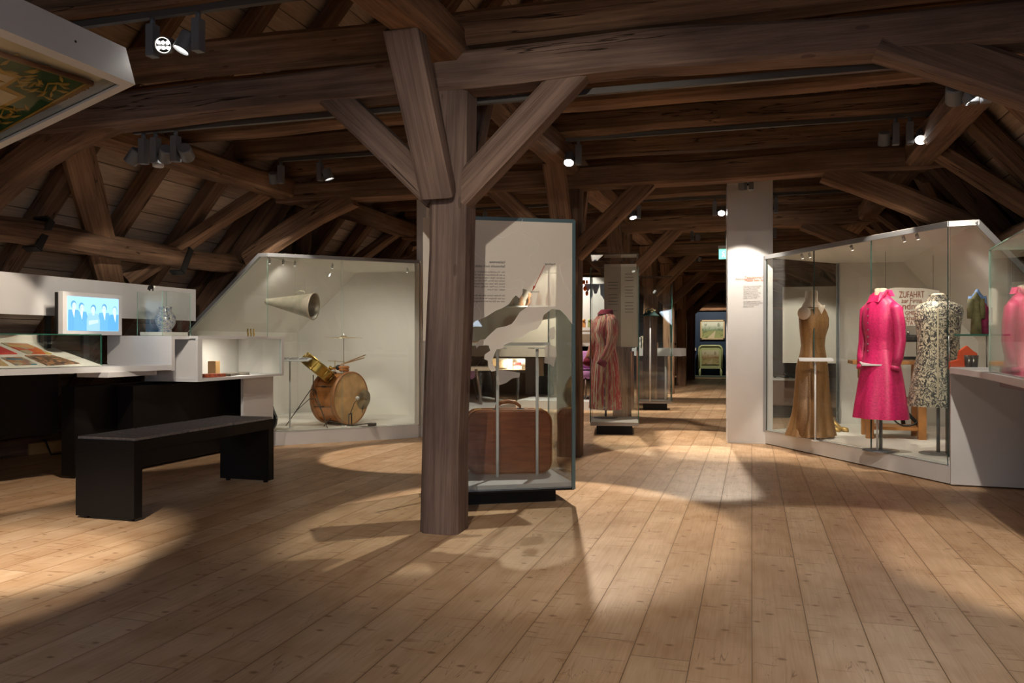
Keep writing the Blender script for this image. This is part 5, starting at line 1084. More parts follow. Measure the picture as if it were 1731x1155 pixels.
for s_ in (-1, 1):
    a = [op + Rp @ Vector(v) for v in ((s_ * .005, -.085, 1.44), (s_ * .06, -.095, 1.43), (s_ * .085, -.03, 1.50), (s_ * .055, .02, 1.545), (s_ * .03, -.04, 1.52))]; slab(bm, a, Rp @ Vector((0, -.006, .004)))
slab(bm, [op + Rp @ Vector(v) for v in ((-.055, .02, 1.545), (.055, .02, 1.545), (.085, .02, 1.49), (-.085, .02, 1.49))], Rp @ Vector((0, .05, 0))); obj('collar', bm, pk, sdz)
bm = B()
for k in range(7): bmesh.ops.create_icosphere(bm, subdivisions=1, radius=.008, matrix=Matrix.Translation(op + Rp @ Vector((-.02, -.128 if k < 4 else -.13, 1.38 - k * .06))))
tag(obj('buttons', bm, M['steel'], sdz), kind='stuff')
dummy(sdz, o, yaw, 1.46, 1.60, 1.2)
# black and cream patterned coat
t = NT('black_cream_brocade'); v = t.tc.outputs['Object']; n_ = t.noise(t.mapping(v, (1, 1, .8)), 15, 4, .55, 3.0); n2 = t.noise(v, 34, 3, .6, 1.5)
k1 = t.math('LESS_THAN', t.math('ABSOLUTE', t.math('SUBTRACT', n_, .5)), .045); k2 = t.math('LESS_THAN', t.math('ABSOLUTE', t.math('SUBTRACT', n2, .5)), .03); 
t.l(t.mix(t.math('MAXIMUM', k1, t.math('MULTIPLY', k2, t.math('GREATER_THAN', n_, .47))), (.62, .54, .40), (.025, .024, .03)), t.b.inputs['Base Color']); t.b.inputs['Roughness'].default_value = .5; bro = t.m
o = aZ(1586, 767, zf); fc = thing('patterned_dress_coat', 'black and cream floral brocade coat on a dummy, right in the dress showcase', 'coat', tuple(o)); yaw = TH - .5
Rf = RZ(yaw); of = Vector((o.x, o.y, 0))
secs = [(1.455, 0, 0, .065, .062), (1.43, 0, 0, .11, .08), (1.405, 0, 0, .175, .10), (1.35, 0, 0, .19, .12), (1.22, 0, 0, .168, .13), (1.10, 0, 0, .158, .118), (.98, 0, 0, .165, .125), (.8, 0, 0, .20, .16), (.65, 0, 0, .225, .185), (.555, 0, 0, .245, .20)]
garment('coat_body', secs, bro, fc, o=of, yaw=yaw, pleat=5, pamp=.03, n=48)
for s_ in ():
    pts = [of + Rf @ Vector((s_ * x_, y_, z_)) for x_, y_, z_ in ((.13, 0, 1.385), (.18, 0, 1.33), (.205, 0, 1.22), (.22, 0, 1.1), (.225, -.01, .98))]
    bm = B(); tube(bm, pts, [.05, .065, .06, .056, .055], 18); obj('sleeve', bm, bro, fc, True)
bm = B(); slab(bm, [of + Rf @ Vector((x_, -.124 - (1.38 - z_) * .07, z_)) for x_, z_ in ((-.006, 1.38), (.006, 1.38), (.006, .58), (-.006, .58))], Rf @ Vector((0, -.006, 0))); obj('front_edge', bm, mat('cream_trim', (.6, .5, .35), .5), fc)
bm = B(); loft(bm, body_rings([(1.42, 0, 0, .10, .08), (1.47, 0, 0, .075, .07), (1.49, 0, 0, .072, .068)], 24, of, yaw), cap=False); obj('collar', bm, bro, fc, True)
dummy(fc, o, yaw, 1.43, 1.545, 1.0)
# caption stands
caption_stand(1352, 1406, 608, 1378, 746, zf, 'white caption stand in front of the gold evening dress', tilt=.10, dep=.20, name='caption_stand', yaw=TH - .3)
caption_stand(1457, 1512, 615, 1483, 763, zf, 'white caption stand in front of the pink dress', tilt=.10, dep=.20, name='caption_stand', yaw=TH - .3)
# gold shoes
gs = sparkle('gold_leather', (.40, .24, .07), (.62, .42, .16), 60, .35, .5)
for i, px in enumerate((1408, 1420)):
    p = aZ(px, 729, zf); R = RZ(.5 + i * .2); bm = B()
    rings = []
    for y_, w_, zb, zt2 in ((-.11, .012, 0, .02), (-.09, .03, 0, .045), (-.04, .036, 0, .05), (0, .028, .02, .05), (.05, .026, .045, .09), (.09, .028, .055, .11), (.11, .015, .06, .10)):
        rings.append([p + R @ Vector((w_ * math.cos(a_), y_, (zb + zt2) / 2 + (zt2 - zb) / 2 * math.sin(a_))) for a_ in [k * PI / 5 for k in range(10)]])
    loft(bm, rings); tube(bm, [p + R @ Vector((0, .095, .06)), p + R @ Vector((0, .10, 0))], [.016, .008], 8); tag(obj('gold_shoe', bm, gs, smooth=True), '%s gold high-heeled shoe on the showcase floor beside the evening dress' % ('left', 'right')[i], 'shoe', 'gold shoes')
# direction sign
SY = 8.75; a = aY(1481, 551, SY); b = aY(1588, 551, SY); zt1 = aY(1528, 486, SY).z; zt2 = aY(1481, 493, SY).z
sg = thing('direction_sign', 'cream wooden sign reading ZUFAHRT hanging on wires behind the dresses', 'sign', ((a.x + b.x) / 2, SY, a.z))
Wd = b.x - a.x; Rsg = RZ(-.05)
bm = B(); slab(bm, [(a.x, SY, a.z), (b.x, SY, a.z), (b.x, SY, zt2), (aY(1560, 487, SY).x, SY, zt1 - .01), (aY(1512, 487, SY).x, SY, zt1), (a.x, SY, zt2)], (0, .025, 0)); obj('board', bm, M['cream'], sg)
tb = mat('brown_sign_paint', (.30, .09, .05), .6)
for s_, px, py, sz, kx in (('ZUFAHRT', 1541, 503, .088, .58), ('zur Firma', 1541, 512, .066, .72), ('Abendmoden', 1541, 523, .092, .86), ('GMBH', 1541, 532.5, .056, .75), ('Mickhausen', 1541, 541.5, .064, .80), ('GESTATTET', 1541, 549.5, .056, .80)):
    p = aY(px, py, SY - .004); text('lettering', s_, None, sz, tb, sg, align='CENTER', ext=.001, mw=wall_matrix((p.x, SY - .004, p.z), (1, 0)) @ Matrix.Diagonal((kx, 1, 1, 1)))
for px in (1497, 1578):
    p = aY(px, 487, SY); bm = B(); tube(bm, [(p.x, SY + .012, zt2), (p.x, SY + .012, 1.99 if p.x < XR else zr(p.x))], .0015, 4); obj('hanging_wire', bm, M['dark_steel'], sg)
# sewing machine table
orw = mat('orange_oak', (.46, .20, .06), .45, var=.25, vscale=6); y0_ = 8.55
a = aY(1442, 612, y0_); b = aY(1585, 612, y0_); zt3 = aY(1500, 610, y0_).z - .0
st_ = thing('sewing_table', 'orange wooden sewing table behind the pink dress', 'table', ((a.x + b.x) / 2, y0_ + .25, zf))
x0_, x1_ = a.x, min(b.x, a.x + .95)
bm = B(); box(bm, ((x0_ + x1_) / 2, y0_ + .25, zt3 - .02), (x1_ - x0_, .45, .035), bev=.004); obj('table_top', bm, orw, st_)
for lx in (x0_ + .16, x1_ - .12):
    for ly in (y0_ + .08, y0_ + .42): bm = B(); box(bm, (lx, ly, (zf + zt3 - .04) / 2), (.07, .06, zt3 - .04 - zf)); obj('leg', bm, orw, st_)
bm = B(); box(bm, ((x0_ + x1_) / 2 + .02, y0_ + .25, zf + .10), (x1_ - x0_ - .32, .36, .03)); obj('foot_shelf', bm, orw, st_)
bm = B(); box(bm, (x0_ + .12, y0_ + .1, zt3 - .11), (.12, .12, .13)); obj('drawer', bm, orw, st_)
bm = B(); lathe(bm, [(.13, -.01), (.145, -.01), (.145, .01), (.13, .01), (.13, -.01)], 28, ((x0_ + x1_) / 2 + .12, y0_ + .1, .42), cap=False, rot=Matrix.Rotation(PI / 2, 3, 'X')); obj('flywheel', bm, M['blackm'], st_)
bm = B(); tube(bm, [((x0_ + x1_) / 2 + .10, y0_ + .15, zf + .14), ((x0_ + x1_) / 2 + .02, y0_ + .15, zt3 - .05)], .02, 8); tube(bm, [((x0_ + x1_) / 2 + .25, y0_ + .15, zf + .12), ((x0_ + x1_) / 2 + .05, y0_ + .15, .5)], .018, 8); obj('treadle_rod', bm, M['blackm'], st_)
mx = aY(1532, 600, y0_ + .2).x; sm2 = thing('sewing_machine', 'old black sewing machine on the orange wooden table', 'sewing machine', (mx, y0_ + .22, zt3))
bm = B(); box(bm, (mx, y0_ + .22, zt3 + .022), (.40, .17, .03), bev=.006); obj('bed', bm, M['blackm'], sm2)
bm = B(); box(bm, (mx + .14, y0_ + .22, zt3 + .13), (.085, .09, .20), bev=.02); box(bm, (mx - .01, y0_ + .22, zt3 + .215), (.34, .075, .07), bev=.02); box(bm, (mx - .15, y0_ + .22, zt3 + .155), (.06, .07, .14), bev=.015); obj('arm', bm, M['blackm'], sm2)
bm = B(); lathe(bm, [(.0, -.012), (.06, -.012), (.068, 0), (.06, .012), (0, .012)], 24, (mx + .205, y0_ + .22, zt3 + .21), rot=Matrix.Rotation(PI / 2, 3, 'Y')); obj('handwheel', bm, M['dark_steel'], sm2)
bm = B(); cyl(bm, (mx - .15, y0_ + .22, zt3 + .04), (mx - .15, y0_ + .22, zt3 + .10), .006, 8); cyl(bm, (mx + .02, y0_ + .22, zt3 + .25), (mx + .02, y0_ + .22, zt3 + .29), .012, 8); obj('needle_bar', bm, M['steel'], sm2)

# text on the white column
pc = Matrix.Rotation(.06, 3, 'Z'); cx0 = Vector((cr_.x, cr_.y + .06, 0)) + Vector((.0, -.004, 0))
def coltext(s_, px, py, h, m_):
    p = aY(px, py, cr_.y + .055); yv = cr_.y + .27 - .21 * math.cos(.06) + math.sin(.06) * (p.x - cr_.x - .225) - .003
    return text('printed_lettering', s_, None, h, m_, colR, ext=.0004, mw=wall_matrix((p.x, yv - .002, p.z), (math.cos(.06), math.sin(.06))))
redp = mat('salmon_print', (.75, .22, .12), .6); greyp = mat('grey_print', (.30, .28, .27), .6)
coltext('Textilgewerbe:', 1258.5, 471, .038, redp); coltext('Mode von hier', 1258.5, 475.8, .038, redp)
o_ = coltext('Abendmoden', 1243, 473.5, .034, greyp)
for i, s_ in enumerate(['Nach dem Krieg entstanden', 'in der Region viele kleine', 'Betriebe, die Kleidung', 'nähten und verkauften.', 'Aus einer Nähstube wurde', 'eine Firma für festliche', 'Mode. Stoffe und Schnitte', 'kamen aus aller Welt.', '', 'Die Kleider wurden in der', 'Werkstatt entworfen, genäht', 'und von hier aus in ganz', 'Europa verkauft.']):
    if s_: coltext(s_, 1256.5, 484.5 + i * 2.85, .0165, greyp)
# track lamp on top of the column is built with the lamps

# ------------------------------------------------------------------ right: desk with glass case
rd_ = thing('counter_desk', 'white counter with curved front edge on a blue-grey lit body, at the right edge', 'desk', (1.8, 6.2, 0))
cv = [aZ(px, py, .87) for px, py in ((1605, 630), (1630, 633.5), (1660, 638.5), (1690, 645), (1731, 655))]
poly = [(v.x, v.y) for v in cv] + [(1.30, 3.6), (2.6, 3.6), (2.6, 6.93), (1.46, 6.93)]
bm = B(); prism(bm, poly, .865, .905); obj('counter_top', bm, M['white'], rd_)
bm = B(); slab(bm, [(1.452, 6.90, 0.012), (2.40, 6.86, .012), (2.40, 6.86, .865), (1.452, 6.90, .865)], (0, .035, 0)); obj('front_panel', bm, M['white'], rd_)
bm = B(); box(bm, (1.80, 5.4, .835), (.50, 1.2, .06)); obj('support_beam', bm, M['lampgrey'], rd_)
bm = B(); box(bm, (2.15, 5.2, .42), (.12, 2.2, .84)); obj('rear_panel', bm, M['white'], rd_)
g1 = aZ(1673, 629, .905); g2 = aZ(1731, 640, .905); gd = (g2 - g1).normalized(); g2 = g1 + gd * 1.3; g0 = g1 + Vector((.42, .05, 0))
gc = thing('counter_glass_case', 'tall glass case standing on the right white counter', 'display case', tuple((g1 + g0) / 2))
pane('glass_pane', g2, g1, .907, 1.685, gc, .010, 'edge_pale'); pane('glass_pane', g1, g0, .907, 1.685, gc, .010, 'edge_pale')
bm = B(); slab(bm, [Z3(g1, 1.685), Z3(g2, 1.685), Z3(g2 + Vector((.45, .05, 0)), 1.685), Z3(g0, 1.685)], (0, 0, .01), 0, 1); obj('glass_top', bm, parent=gc, mats=[M['glass'], M['edge_pale']])
p = aZ(1712, 610, .93); bm = B(); box(bm, (1.72, 5.35, .925), (.34, .26, .03), RZ(.2), bev=.005); box(bm, (1.72, 5.35, .942), (.26, .18, .004), RZ(.25)); tag(obj('paper_tray', bm, M['paper']), 'flat white tray with papers in the right glass case', 'tray')
# shelf with little garments, orange box and tumbler behind the counter end
gsh = thing('garment_shelf', 'glass shelf with small garments above the right counter', 'shelf', (1.75, 7.3, .16))
ys = 7.35; a = aY(1608, 567, ys); b = aY(1672, 567, ys)
bm = B(); box(bm, ((a.x + b.x) / 2 + .05, ys, a.z), (b.x - a.x + .12, .30, .012)); obj('upper_shelf', bm, M['glass'], gsh)
bm = B(); box(bm, ((a.x + b.x) / 2 + .05, ys - .15, a.z), (b.x - a.x + .12, .006, .014)); obj('shelf_edge', bm, M['edge'], gsh)
bm = B(); box(bm, ((a.x + b.x) / 2 + .05, ys, (zf + .85) / 2 + .02), (b.x - a.x + .12, .32, .85 - zf)); obj('cabinet_body', bm, mat('dark_grey_cabinet', (.07, .065, .06), .5), gsh)
for px in (1610, 1675):
    q = aY(px, 567, ys); bm = B(); cyl(bm, (q.x, ys + .12, .86), (q.x, ys + .12, a.z), .006, 8); obj('shelf_rod', bm, M['steel'], gsh)
def small_garment(px0, px1, py0, py1, col, lab, dy=0.0, name='small_garment'):
    a_ = aY(px0, py1, ys + dy); b_ = aY(px1, py0, ys + dy); cx_ = (a_.x + b_.x) / 2; w_ = b_.x - a_.x; h_ = b_.z - a_.z
    t_ = thing(name, lab, 'garment', (cx_, ys + dy, a_.z)); m_ = mat('cloth_' + '%d' % px0, col, .7, var=.3, vscale=20)
    bm = B(); loft(bm, body_rings([(a_.z, 0, 0, w_ * .5, .05), (a_.z + h_ * .45, 0, 0, w_ * .40, .045), (a_.z + h_ * .62, 0, 0, w_ * .30, .04), (a_.z + h_ * .85, 0, 0, w_ * .42, .04), (a_.z + h_ * .93, 0, 0, w_ * .2, .03), (b_.z, 0, 0, w_ * .08, .02)], 24, (cx_, ys + dy, 0), 0, 6, .06)); obj('cloth', bm, m_, t_, True)
    for s_ in (-1, 1): bm = B(); tube(bm, [(cx_ + s_ * w_ * .36, ys + dy, a_.z + h_ * .84), (cx_ + s_ * w_ * .48, ys + dy, a_.z + h_ * .6), (cx_ + s_ * w_ * .50, ys + dy, a_.z + h_ * .38)], [.03, .026, .022], 10); obj('sleeve', bm, m_, t_, True)
    return t_
small_garment(1640, 1664, 489, 566, (.16, .26, .50), 'small grey-blue garment hanging above the right counter', .10)
small_garment(1640, 1660, 494, 566, (.16, .14, .06), 'small olive garment in front of the grey-blue one', -.06)
small_garment(1656, 1672, 512, 566, (.22, .01, .06), 'small wine-red garment at the right end of the glass shelf', -.02)
q = aY(1633, 600, ys); bm = B(); zq = .875; slab(bm, [(q.x - .05 + dx, ys - .05, zq + dz) for dx, dz in ((-.07, 0), (.12, 0), (.12, .13), (.09, .15), (.05, .19), (.0, .15), (-.01, .08), (-.07, .06))], (0, .08, 0)); tag(obj('orange_paper_shape', bm, mat('bright_orange', (.80, .09, .02), .6)), 'bright orange folded paper shape under the glass shelf at the right', 'paper shape')
for i, px in enumerate((1638, 1646)):
    q = aY(px, 600, ys - .12); bm = B(); lathe(bm, [(.026, 0), (.036, .115), (.033, .115), (.024, .004), (0, .004)], 20, (q.x, ys - .12, .875)); tag(obj('dark_tumbler', bm, mat('smoky_metal_%d' % i, (.14, .12, .11), .3, .6), smooth=True), '%s of two dark tumblers in front of the orange paper shape' % ('left', 'right')[i], 'tumbler', 'dark tumblers')

# seen through the left end of the dress showcase: white panel and brown cabinet with shoes
standwall('display_panel', aY(1323, 600, 12.0).xy, (aY(1416, 600, 12.0).x, 12.0), .80, 1.86, .05, M['white_in'], 'cream display panel seen behind the gold evening dress')
bk = aZ(1322, 707, 0); sb = thing('shoe_cabinet', 'brown wooden cabinet with dark top behind the left end of the dress showcase', 'cabinet', (bk.x, bk.y + .3, 0))
w1 = aY(1299, 700, bk.y).x; w2 = aY(1345, 700, bk.y).x
bm = B(); box(bm, ((w1 + w2) / 2, bk.y + .3, .08), (w2 - w1, .5, .14)); obj('plinth', bm, M['black'], sb)
bm = B(); box(bm, ((w1 + w2) / 2, bk.y + .3, .36), (w2 - w1, .55, .36)); obj('body', bm, mat('brown_cabinet_wood', (.15, .075, .045), .5, var=.2), sb)
bm = B(); box(bm, ((w1 + w2) / 2, bk.y + .3, .555), (w2 - w1 + .04, .6, .03)); obj('top', bm, M['white'], sb)
bm = B(); box(bm, ((w1 + w2) / 2, bk.y + .5, .85), (w2 - w1 + .04, .3, .07)); obj('upper_shelf', bm, M['black'], sb)
for i in range(2):
    p = Vector((w1 + .18 + .13 * i, bk.y + .15, .57)); bm = B(); rings = []
    for y_, w_, zb, zt2 in ((-.11, .012, 0, .02), (-.09, .03, 0, .045), (-.04, .036, 0, .05), (0, .028, .01, .05), (.05, .026, .025, .07), (.09, .028, .03, .08), (.11, .015, .03, .07)):
        rings.append([p + RZ(1.3) @ Vector((w_ * math.cos(k * PI / 5), y_, (zb + zt2) / 2 + (zt2 - zb) / 2 * math.sin(k * PI / 5))) for k in range(10)])
    loft(bm, rings); tube(bm, [p + RZ(1.3) @ Vector((0, .09, .04)), p + RZ(1.3) @ Vector((0, .09, 0))], [.018, .014], 8); tag(obj('black_shoe', bm, M['black'], smooth=True), '%s black shoe on the brown cabinet behind the dress showcase' % ('left', 'right')[i], 'shoe', 'black shoes')

# ------------------------------------------------------------------ flag case hung under the roof, top left
fx = Vector((-.956, 0, -.293)); fy = Vector((0, -1, 0)); fn = Vector((-.293, 0, .956))     # across, towards the viewer, up out of the back
FC = Vector((-2.97, 3.40, 2.39)); WF, LF, TF = 1.7, 2.6, .20
def pf_(a, b, c=0.0): return FC + fx * a + fy * b + fn * c
fcs = thing('flag_case', 'white hanging showcase under the roof with a green flag behind glass', 'display case', tuple(pf_(WF / 2, LF / 2, TF)))
bm = B()
for a0, a1, b0, b1 in ((0, .05, 0, LF), (WF - .05, WF, 0, LF), (.05, WF - .05, 0, .05), (.05, WF - .05, LF - .05, LF)): slab(bm, [pf_(a0, b0), pf_(a1, b0), pf_(a1, b1), pf_(a0, b1)], fn * TF)
obj('box_frame', bm, M['white'], fcs)
bm = B(); slab(bm, [pf_(.05, .05, .07), pf_(WF - .05, .05, .07), pf_(WF - .05, LF - .05, .07), pf_(.05, LF - .05, .07)], fn * .02); obj('backing_board', bm, M['cream'], fcs)
bm = B(); slab(bm, [pf_(.05, .05, .012), pf_(WF - .05, .05, .012), pf_(WF - .05, LF - .05, .012), pf_(.05, LF - .05, .012)], fn * .006, 0, 1); obj('glass_pane', bm, parent=fcs, mats=[M['glass'], M['edge']])
bm = B()
for b_ in (.35, 1.6): cyl(bm, pf_(-.001, b_, .10), pf_(-.004, b_, .10), .006, 10)
obj('side_screw', bm, M['blackm'], fcs)
for a_, b_ in ((.3, .3), (.3, 2.2), (1.4, .3), (1.4, 2.2)): q = pf_(a_, b_, TF); bm = B(); cyl(bm, q, (q.x, q.y, 2.86), .006, 6); obj('hanging_rod', bm, M['steel'], fcs)
def onflag(px, py, c=.055):
    r = ray(px, py); p0 = pf_(0, 0, c); k = (p0 - Vector((0, 0, EYE))).dot(fn) / r.dot(fn); return Vector((0, 0, EYE)) + r * k
flg = thing('green_flag', 'green flag with gold embroidery and fringe inside the hanging showcase', 'flag', tuple(pf_(.8, 1.2, .06)))
c0 = onflag(147, 139); q1 = onflag(0, 92); q2 = onflag(0, 222)
u1 = (q1 - c0).normalized(); u2 = (q2 - c0); u2 = (u2 - u1 * u2.dot(u1)).normalized() if False else u2.normalized()
def fl(a, b, c=0.0): return c0 + u1 * a + u2 * b - fn * c
fgr = mat('dark_green_velvet', (.012, .075, .022), .85, bump=.3, bscale=80); fgo = mat('gold_thread', (.48, .30, .05), .5, .4); fcr = mat('cream_silk', (.62, .50, .33), .6)
bm = B(); slab(bm, [fl(0, 0), fl(1.9, 0), fl(1.9, 1.05), fl(0, 1.05)], fn * .006); obj('flag_cloth', bm, fgr, flg)
def fpoly(nm, px_, m_, c_):
    bm = B(); slab(bm, [onflag(x_, y_, .055 - c_) for x_, y_ in px_], -fn * .0015); return obj(nm, bm, m_, flg)
fpoly('gold_border', [(-60, 98), (38.4, 129), (10, 147), (44.7, 163), (0, 185), (-60, 215)], fgo, .002)
fpoly('cream_field', [(-60, 106), (25, 131.5), (0, 146), (-60, 178)], fcr, .004); fpoly('cream_field', [(-60, 135), (0, 151), (31, 163), (0, 179), (-60, 206)], fcr, .006)
bm = B(); random.seed(11)
def gt(pts, r=.005): tube(bm, [fl(a, b, .004) for a, b in pts], r, 6)
gt([(0.005, .005), (1.9, .005)], .004); gt([(.0, 0), (0, 1.05)], .005)
for b0_ in (0.10, .42, .74, 1.0):
    gt([(.06, b0_ - .05), (.14, b0_), (.10, b0_ + .08), (.20, b0_ + .10), (.28, b0_ + .03)])
    for k in range(22):
        a_ = random.uniform(.03, .34); b_ = b0_ + random.uniform(-.08, .12); an = random.uniform(0, PI); L_ = .035
        tube(bm, [fl(a_ - L_ * math.cos(an), b_ - L_ * math.sin(an), .004), fl(a_, b_, .006), fl(a_ + L_ * math.cos(an), b_ + L_ * math.sin(an), .004)], [.001, .009, .001], 6)
for a0_ in (.5, .85, 1.2, 1.55):
    gt([(a0_ - .12, .10), (a0_, .06), (a0_ + .1, .11), (a0_ + .2, .07)])
    for k in range(6):
        a_ = a0_ + random.uniform(-.15, .15); b_ = random.uniform(.04, .13); an = random.uniform(0, PI); L_ = .03; tube(bm, [fl(a_ - L_ * math.cos(an), b_ - L_ * math.sin(an), .004), fl(a_, b_, .006), fl(a_ + L_ * math.cos(an), b_ + L_ * math.sin(an), .004)], [.001, .008, .001], 6)
tag(obj('gold_embroidery', bm, fgo, flg), kind='stuff')
bm = B()
for k in range(150):
    b_ = k * .007; L_ = random.uniform(.035, .055); slab(bm, [fl(0, b_), fl(0, b_ + .005), fl(-L_, b_ + .006), fl(-L_, b_ + .001)], fn * .002)
tag(obj('fringe', bm, mat('old_gold_fringe', (.33, .17, .05), .8), flg), kind='stuff')
for k, (px, py) in enumerate(((29, 95), (79, 114), (114, 127))):
    q = onflag(px, py, .06); bm = B(); lathe(bm, [(.012, -.003), (.016, 0), (.012, .003)], 14, q, rot=Matrix((fx, fy, fn)).transposed()); obj('flag_ring', bm, M['brass'], flg)
tube_ = B(); tube(tube_, [fl(-.02, -.012, .004), fl(1.9, -.012, .004)], .012, 8); obj('flag_pole', tube_, mat('red_brown_pole', (.16, .05, .025), .5), flg)

# ------------------------------------------------------------------ light tracks and lamps
def track(name, y, x0, x1, z, lab):
    bm = B(); box(bm, ((x0 + x1) / 2, y, z), (x1 - x0, .034, .034)); t_ = obj(name, bm, mat('track_' + '%d' % int(y * 100), (.075, .068, .065), .5, .1))
    return tag(t_, lab, 'light track', 'lamp tracks')
TY = {1: YT[0] - STEP, 2: YT[0] + .12, 3: YT[0] + 3 * STEP, 4: YT[0] + 7 * STEP, 5: YT[0] + 10 * STEP, 6: YT[0] + 14 * STEP, 0: YT[0] - 4 * STEP}
TZ = {0: 2.84, 1: 2.84, 2: 2.515, 3: 2.84, 4: 2.84, 5: 2.84, 6: 2.84}
for i, x0, x1, lab in ((1, -3.95, 1.0, 'grey lamp track under the beam nearest to the viewer'), (2, -4.0, .72, 'grey lamp track along the long grey tie beam'), (3, -4.35, 1.35, 'grey lamp track between the first and second post'), (4, -4.2, 1.2, 'grey lamp track just behind the second post'), (5, -4.2, 1.2, 'grey lamp track behind the third post'), (6, -4.2, 1.2, 'grey lamp track far down the attic')):
    track('lamp_track', TY[i], x0, x1, TZ[i], lab)
def lamp(px, py_box, tr, aim, lab, side=1, lit='led_dim', power=0, ang=40, blend=.25, col=(1, .875, .72), x=None, r=.02):
    """track spotlight: adapter on the rail, upright gear box, round head beside it"""
    y = TY[tr]; X_ = aY(px, 300, y).x if x is None else x; z = TZ[tr] - .017
    t_ = thing('track_spotlight', lab, 'spotlight', (X_, y, z), 0, 'track spotlights')
    bm = B(); cyl(bm, (X_, y, z), (X_, y, z - .035), .014, 10); obj('adapter', bm, M['lampgrey'], t_)
    bm = B(); box(bm, (X_, y, z - .035 - .085), (.048, .055, .17), bev=.003); obj('gear_box', bm, M['lampgrey'], t_)
    hc_ = Vector((X_ + side * .082, y, z - .15)); d_ = (Vector(aim) - hc_).normalized()
    bm = B(); cyl(bm, (X_ + side * .02, y, z - .15), hc_, .012, 10); obj('joint', bm, M['blackm'], t_)
    xx, yy, zz = frame_of(d_); R = Matrix((yy, zz, xx)).transposed()
    bm = B(); lathe(bm, [(.0, -.055), (.036, -.055), (.043, -.048), (.045, .048), (.041, .048), (.040, .036), (0, .034)], 28, hc_, rot=R)
    for f_ in bm.faces: f_.smooth = False
    h_ = obj('lamp_head', bm, M['lampgrey'], t_)
    bm = B(); lathe(bm, [(.042, .038), (.0, .0385)], 24, hc_, cap=True, rot=R); obj('lamp_lens', bm, M['led' if lit == 'led' else ('led_dim' if power or lit == 'led_dim' else 'steel')], h_)
    if lit == 'cluster':
        h_.children[0].data.materials[0] = M['blackm']
        for kx in (-1, 0, 1):
            for ky in (-1, 1):
                q_ = hc_ + R @ Vector((kx * .023, ky * .013, .0395)); bm = B(); cyl(bm, q_, q_ + d_ * .002, .0085, 14); obj('led_chip', bm, M['led'], h_)
        bm = B(); lathe(bm, [(.036, .039), (.041, .048), (.0415, .048), (.037, .038)], 28, hc_, cap=False, rot=R); obj('reflector_ring', bm, M['steel'], h_)
    if power:
        sp = spot_light(hc_ + d_ * .055, aim, power, ang, blend, col, r); 
    return t_
# near track
lamp(258, 80, 1, (-1.6, .2, 1.3), 'spotlight with bright lens facing the viewer, left one on the nearest track', 1, 'cluster', 0)
lamp(335, 60, 1, (-3.35, 3.2, 1.3), 'spotlight turned away left, right one on the nearest track', -1, 'led_dim', 60, 46)
# second track, left group and right group
lamp(243, 225, 2, (-5.2, 4.6, .9), 'left spotlight of three above the desk on the tie beam track', -1, '', 60, 60, col=(1, .84, .66))
lamp(263, 225, 2, (-5.1, 5.9, 1.2), 'middle spotlight of three above the desk on the tie beam track', 1, 'led_dim', 55, 50)
lamp(297, 225, 2, (-4.6, 7.0, 1.2), 'right spotlight of three above the desk on the tie beam track', 1, '', 35, 50)
lamp(1645, 110, 2, (1.6, 7.6, .8), 'left spotlight half hidden behind the right knee brace', -1, 'led', 90, 44)
lamp(1668, 110, 2, (2.4, 4.4, .0), 'right spotlight half hidden behind the right knee brace', -1, 'led', 90, 44)
# third track
lamp(475, 290, 3, (-5.0, 8.2, .6), 'left spotlight above the drum showcase on the third track', -1, 'led_dim', 60, 50)
lamp(541, 290, 3, (-3.0, 7.3, .0), 'right spotlight above the drum showcase on the third track', 1, '', 120, 44, .15)
lamp(978, 262, 3, (-1.40, 5.5, .6), 'bright spotlight hanging near the second post', -1, 'led', 210, 46)
lamp(1514, 235, 3, (1.0, 8.2, .6), 'dark spotlight of the pair above the dress showcase', -1, '', 80, 44)
lamp(1538, 235, 3, (.5, 4.6, .0), 'bright spotlight of the pair above the dress showcase', 1, 'led', 60, 40)
# fourth track and beyond
lamp(820, 325, 4, (-3.3, 11.4, 0), 'small spotlight glowing between the two nearest posts', -1, 'led', 110, 56)
lamp(878, 325, 4, (-2.0, 10.0, .8), 'small spotlight left of the second post on the fourth track', 1, '', 80, 50)
lamp(1080, 365, 4, (-.6, 9.2, .0), 'spotlight pointing down beside the third post', -1, 'led', 190, 46, .15)
lamp(1208, 365, 4, (-.45, 7.7, .0), 'bright round spotlight left of the white column', 1, 'led', 210, 34, .15)
lamp(1312, 365, 4, (.6, 11.5, .6), 'small bright spotlight right behind the white column', -1, 'led', 90, 60)
lamp(1170, 400, 5, (-1.0, 13.2, 0), 'small dark spotlight above the aisle on the fifth track', 1, '', 120, 60)
lamp(930, 400, 5, (-2.8, 13.9, .6), 'small spotlight over the rear left bay', -1, '', 160, 80)
lamp(1310, 420, 5, (-.3, 15.5, 0), 'tiny bright spotlight behind the white column, lower one', -1, 'led', 90, 60)
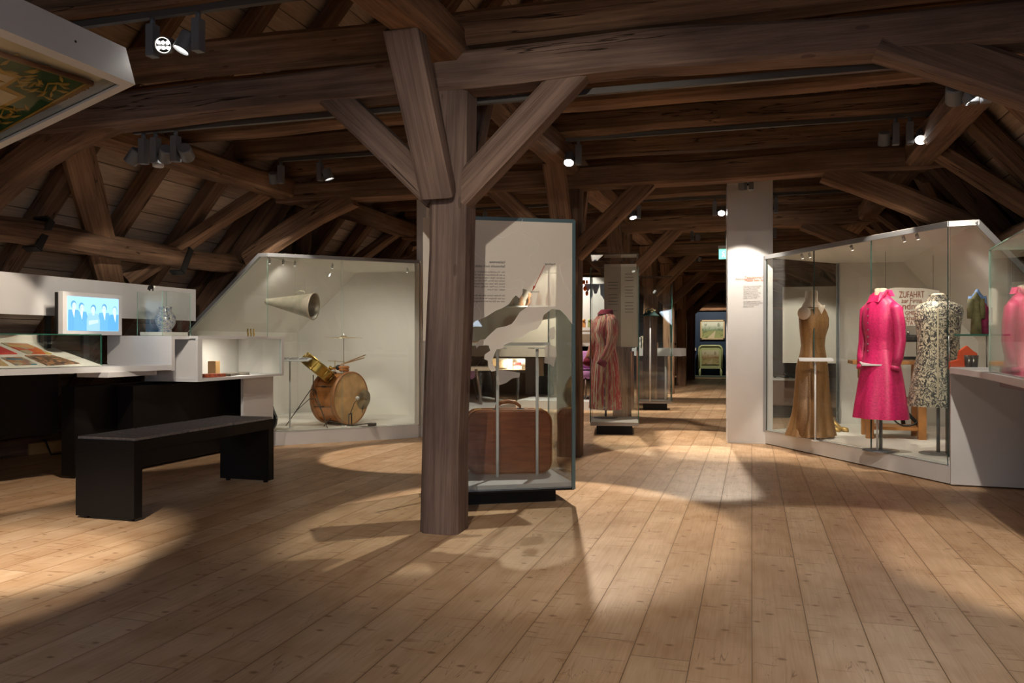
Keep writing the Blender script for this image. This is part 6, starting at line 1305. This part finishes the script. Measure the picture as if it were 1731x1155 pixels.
lamp(1175, 440, 6, (-1.2, 17.8, 0), 'tiny spotlight far down the aisle', 1, '', 120, 60)
lamp(1060, 440, 6, (-2.6, 17.5, .4), 'tiny spotlight far down over the rear left bay', 1, '', 110, 70)
# spot lighting the printed text on the white column
TY[7] = YT[0] + 5 * STEP; TZ[7] = 2.84
track('lamp_track', TY[7], -.9, .5, TZ[7], 'short grey lamp track in front of the white column')
lamp(0, 0, 7, (cr_.x + .17, cr_.y + .06, .95), 'grey spotlight in front of the top of the white column', -1, '', 85, 64, .3, x=cr_.x + .25)
# lamps over the far blue wall, on the last beam
q = Vector((-1.15, 24.4, 2.55)); spot_light(q, (-1.15, 25.9, 1.2), 80, 75, .5)
bm = B(); tube(bm, [q + Vector((0, -.09, .12)), q + Vector((0, -.03, .04))], .05, 16); tube(bm, [q + Vector((0, -.09, .12)), q + Vector((0, -.09, .25))], .02, 8); tag(obj('far_spotlight', bm, M['lampgrey']), 'spotlight in front of the blue end wall', 'spotlight')
# added lamps on an unseen track above the viewer, for floor pools and foreground
track('lamp_track', TY[0], -4.2, 1.4, TZ[0], 'lamp track over the entrance behind the viewer')
lamp(0, 0, 0, (-3.68, 3.35, 0), 'spotlight over the entrance aimed at the floor left', 1, '', 420, 27, .7, x=-2.5)
lamp(0, 0, 0, (1.35, 4.6, 0), 'spotlight over the entrance aimed at the floor right', 1, '', 260, 22, .5, x=.9)
lamp(0, 0, 0, (-1.2, 4.8, .9), 'spotlight over the entrance aimed down the middle', 1, '', 120, 66, .8, x=-.9)
lamp(0, 0, 0, (.2, 3.0, 0), 'spotlight over the entrance aimed at the floor in front', 1, '', 60, 70, .9, x=.1)
# round detector under the left purlin
p = aX(264, 268, XM - 3.06); bm = B(); lathe(bm, [(.045, .08), (.045, .0), (.038, -.006), (0, -.006)], 24, (p.x + .02, p.y, 2.55), rot=None)
tag(obj('smoke_detector', bm, M['white'], smooth=False), 'round white detector under the left purlin', 'detector')
p = aX(-1, 1, -1) if False else None
